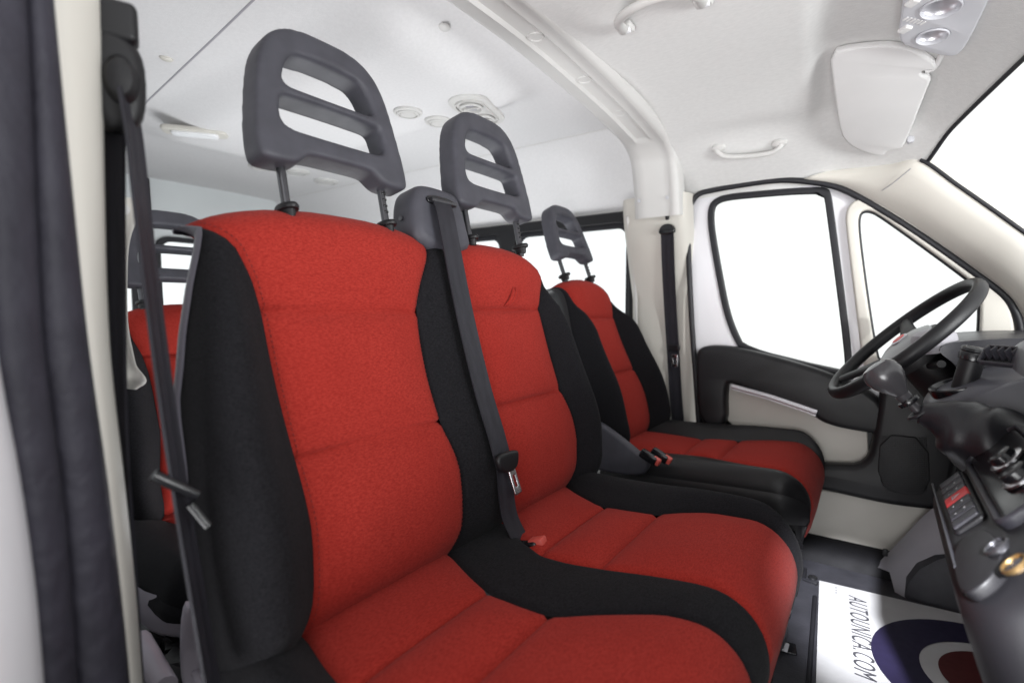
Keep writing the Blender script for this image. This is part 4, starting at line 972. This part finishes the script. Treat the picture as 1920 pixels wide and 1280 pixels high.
for s in (-.048, .052):
    cc_ = c+oa*s-Vector((0, 0, .006))
    nz = lathe('nozzle', [(.036, 0), (.036, .006), (.032, .008), (.030, .003), (.029, -.002), (.004, -.002)], cc_, (0, 0, -1), M['creamg'], ov, 32)
    for k in (-1, 1): plate('opening', [(p.x, p.y) for p in chaikin([(-.011, -.015, 0), (.011, -.012, 0), (.011, .012, 0), (-.011, .015, 0)], 2)], [], cc_+oa*(k*.013)-Vector((0, 0, .0005)), oa, ob, .003, .0005, M['kick'], nz)
    box('vane', cc_-Vector((0, 0, .003)), (.005, .05, .008), M['creamg'], nz, .002, rot=(0, 0, math.atan2(ob.y, ob.x)-math.pi/2))
for (u, v, r, lb) in ((822, 227, .036, 'round cream ceiling vent left of the oval vent'), (765, 210, .036, 'round cream ceiling vent half hidden by the nearest headrest'), (858, 258, .034, 'round cream ceiling vent partly behind the middle headrest'),
                      (612, 340, .05, 'round rear ceiling vent below the nearest headrest'), (492, 312, .05, 'round rear ceiling vent left of the headrest rod'), (556, 322, .05, 'round rear ceiling vent right of the headrest rod')):
    round_vent(u, v, r, lb)
lp = hitr(366, 247, .003)
dl_ = thing('dome_lamp', 'cream oblong dome lamp on the rear ceiling at left', 'ceiling lamp', lp)
la = (hitr(412, 258, .003)-hitr(322, 238, .003)); la.z = 0; la.normalize(); lb_ = Vector((0, 0, -1)).cross(la)
plate('lamp_base', rrect(.20, .075, .02), [], lp, la, lb_, .016, .006, M['cream'], dl_)
plate('lens', rrect(.145, .045, .015), [], lp-Vector((0, 0, .010)), la, lb_, .012, .005, M['clear'], dl_)
for (u, v, lb) in ((312, 110, 'round cream plug in the rear ceiling near the belt'), (833, 51, 'small white ceiling button beside the roof beam')):
    c = hitr(u, v, .001); t = tag(lathe('ceiling_plug', [(.016, -.002), (.016, .002), (.012, .005), (.002, .006)], c, (0, 0, -1), M['cream'] if u < 400 else M['creamg'], None, 24, squash=(1, .8)), lb, 'plug')
sm = [hitr(u, v, .0005) for u, v in ((205, 258), (270, 196), (342, 128), (410, 64), (480, -4), (540, -60))]
o = tube('ceiling_seam', sm, .0028, M['kick'], None, 6, flat=.3); struct(o)
o = tube('ceiling_edge_seam', [(-3.1, 1.782, 1.42), (-2, 1.782, 1.42), (-.7, 1.782, 1.42)], .003, M['creamg'], None, 6); struct(o)

#=MAT
# ------------------------------------------------------------------ paper floor mat with print
pm = thing('paper_floor_mat', 'white paper floor mat printed AUTOUNICA.COM with navy roundel in the driver footwell', 'floor mat', (.05, 1.4, 0))
m1 = on(1536, 1090, 2, .004); m2 = on(1530, 1280, 2, .004); m3 = on(1800, 1129, 2, .004)
ly = (m2-m1).normalized(); lx = (m3-m1); lx = (lx-ly*lx.dot(ly)).normalized()
rows = []
for i in range(14):
    rows.append([m1+ly*(.62*i/13)+lx*(.60*j/10)+Vector((0, 0, .004)) for j in range(11)])
sh = grid('sheet', rows, M['paper'], pm, ang=None)
def mpt(a, b, h=.0062): return m1+ly*a+lx*b+Vector((0, 0, h))
def text(s, size, pos, ax, ay, m, parent, shear=.25, sx=1.0, name='lettering', extrude=.0004):
    cu = bpy.data.curves.new('t', 'FONT'); cu.body = s; cu.size = size; cu.shear = shear; cu.extrude = extrude; cu.space_character = 1.12
    o = bpy.data.objects.new('t', cu); COL.objects.link(o); bpy.context.view_layer.update()
    me = bpy.data.meshes.new_from_object(o.evaluated_get(bpy.context.evaluated_depsgraph_get())); bpy.data.objects.remove(o)
    n = ax.cross(ay); ax = ax*sx
    return place(name, me, m, Matrix(((ax.x, ay.x, n.x, pos.x), (ax.y, ay.y, n.y, pos.y), (ax.z, ay.z, n.z, pos.z), (0, 0, 0, 1))), parent)
text('AUTOUNICA.COM', .056, mpt(.045, .068, .0046), ly, lx, M['inkgrey'], sh, sx=.68)
text('- - -', .02, mpt(.018, .035, .0046), ly, lx, M['inkgrey'], sh, 0, 1.0, 'small_mark')
rc0 = Vector((.235, 1.385, .0088))
def disc(name, r0, r1, h, m):
    n = 56; V = []; F = []
    for k in range(n):
        a = 2*math.pi*k/n; dv = ly*math.cos(a)*1.0+lx*math.sin(a)
        V += [rc0+dv*r0+Vector((0, 0, h)), rc0+dv*r1+Vector((0, 0, h))]
    for k in range(n):
        j = (k+1) % n; F.append((2*k, 2*k+1, 2*j+1, 2*j))
    return obj(name, V, F, m, sh)
disc('roundel_ring', .142, .228, .0004, M['navy']); disc('roundel_centre', .001, .110, .0004, M['darkred'])
# floor hatch and bolts
fh_ = thing('floor_hatch', 'dark rubber floor panel edge with bolts beside the paper mat', 'floor panel', (-.2, 1.3, 0))
tube('panel_edge', [on(1528, 1118, 2, .004), on(1516, 1280, 2, .004), on(1505, 1400, 2, .004)], .005, M['rubber'], fh_, 8)
tube('panel_edge', [on(1510, 1066, 2, .004), on(1508, 1085, 2, .004), on(1532, 1094, 2, .004)], .005, M['rubber'], fh_, 8)
lathe('bolt', [(.012, 0), (.012, .004), (.003, .006)], on(1524, 1083, 2, .003), (0, 0, 1), M['steel'], fh_, 16)
lathe('bolt', [(.012, 0), (.012, .004), (.003, .006)], on(1700, 1110, 2, .003), (0, 0, 1), M['bplastic'], fh_, 16)
plate('opening', rrect(.05, .04, .004), [], on(1470, 1212, 2, .003), (1, .2, 0), (-.2, 1, 0), .004, .001, M['bgloss'], fh_)
box('white_clip', on(1472, 1212, 2, .008), (.014, .03, .006), M['whiteprint'], fh_, .002)
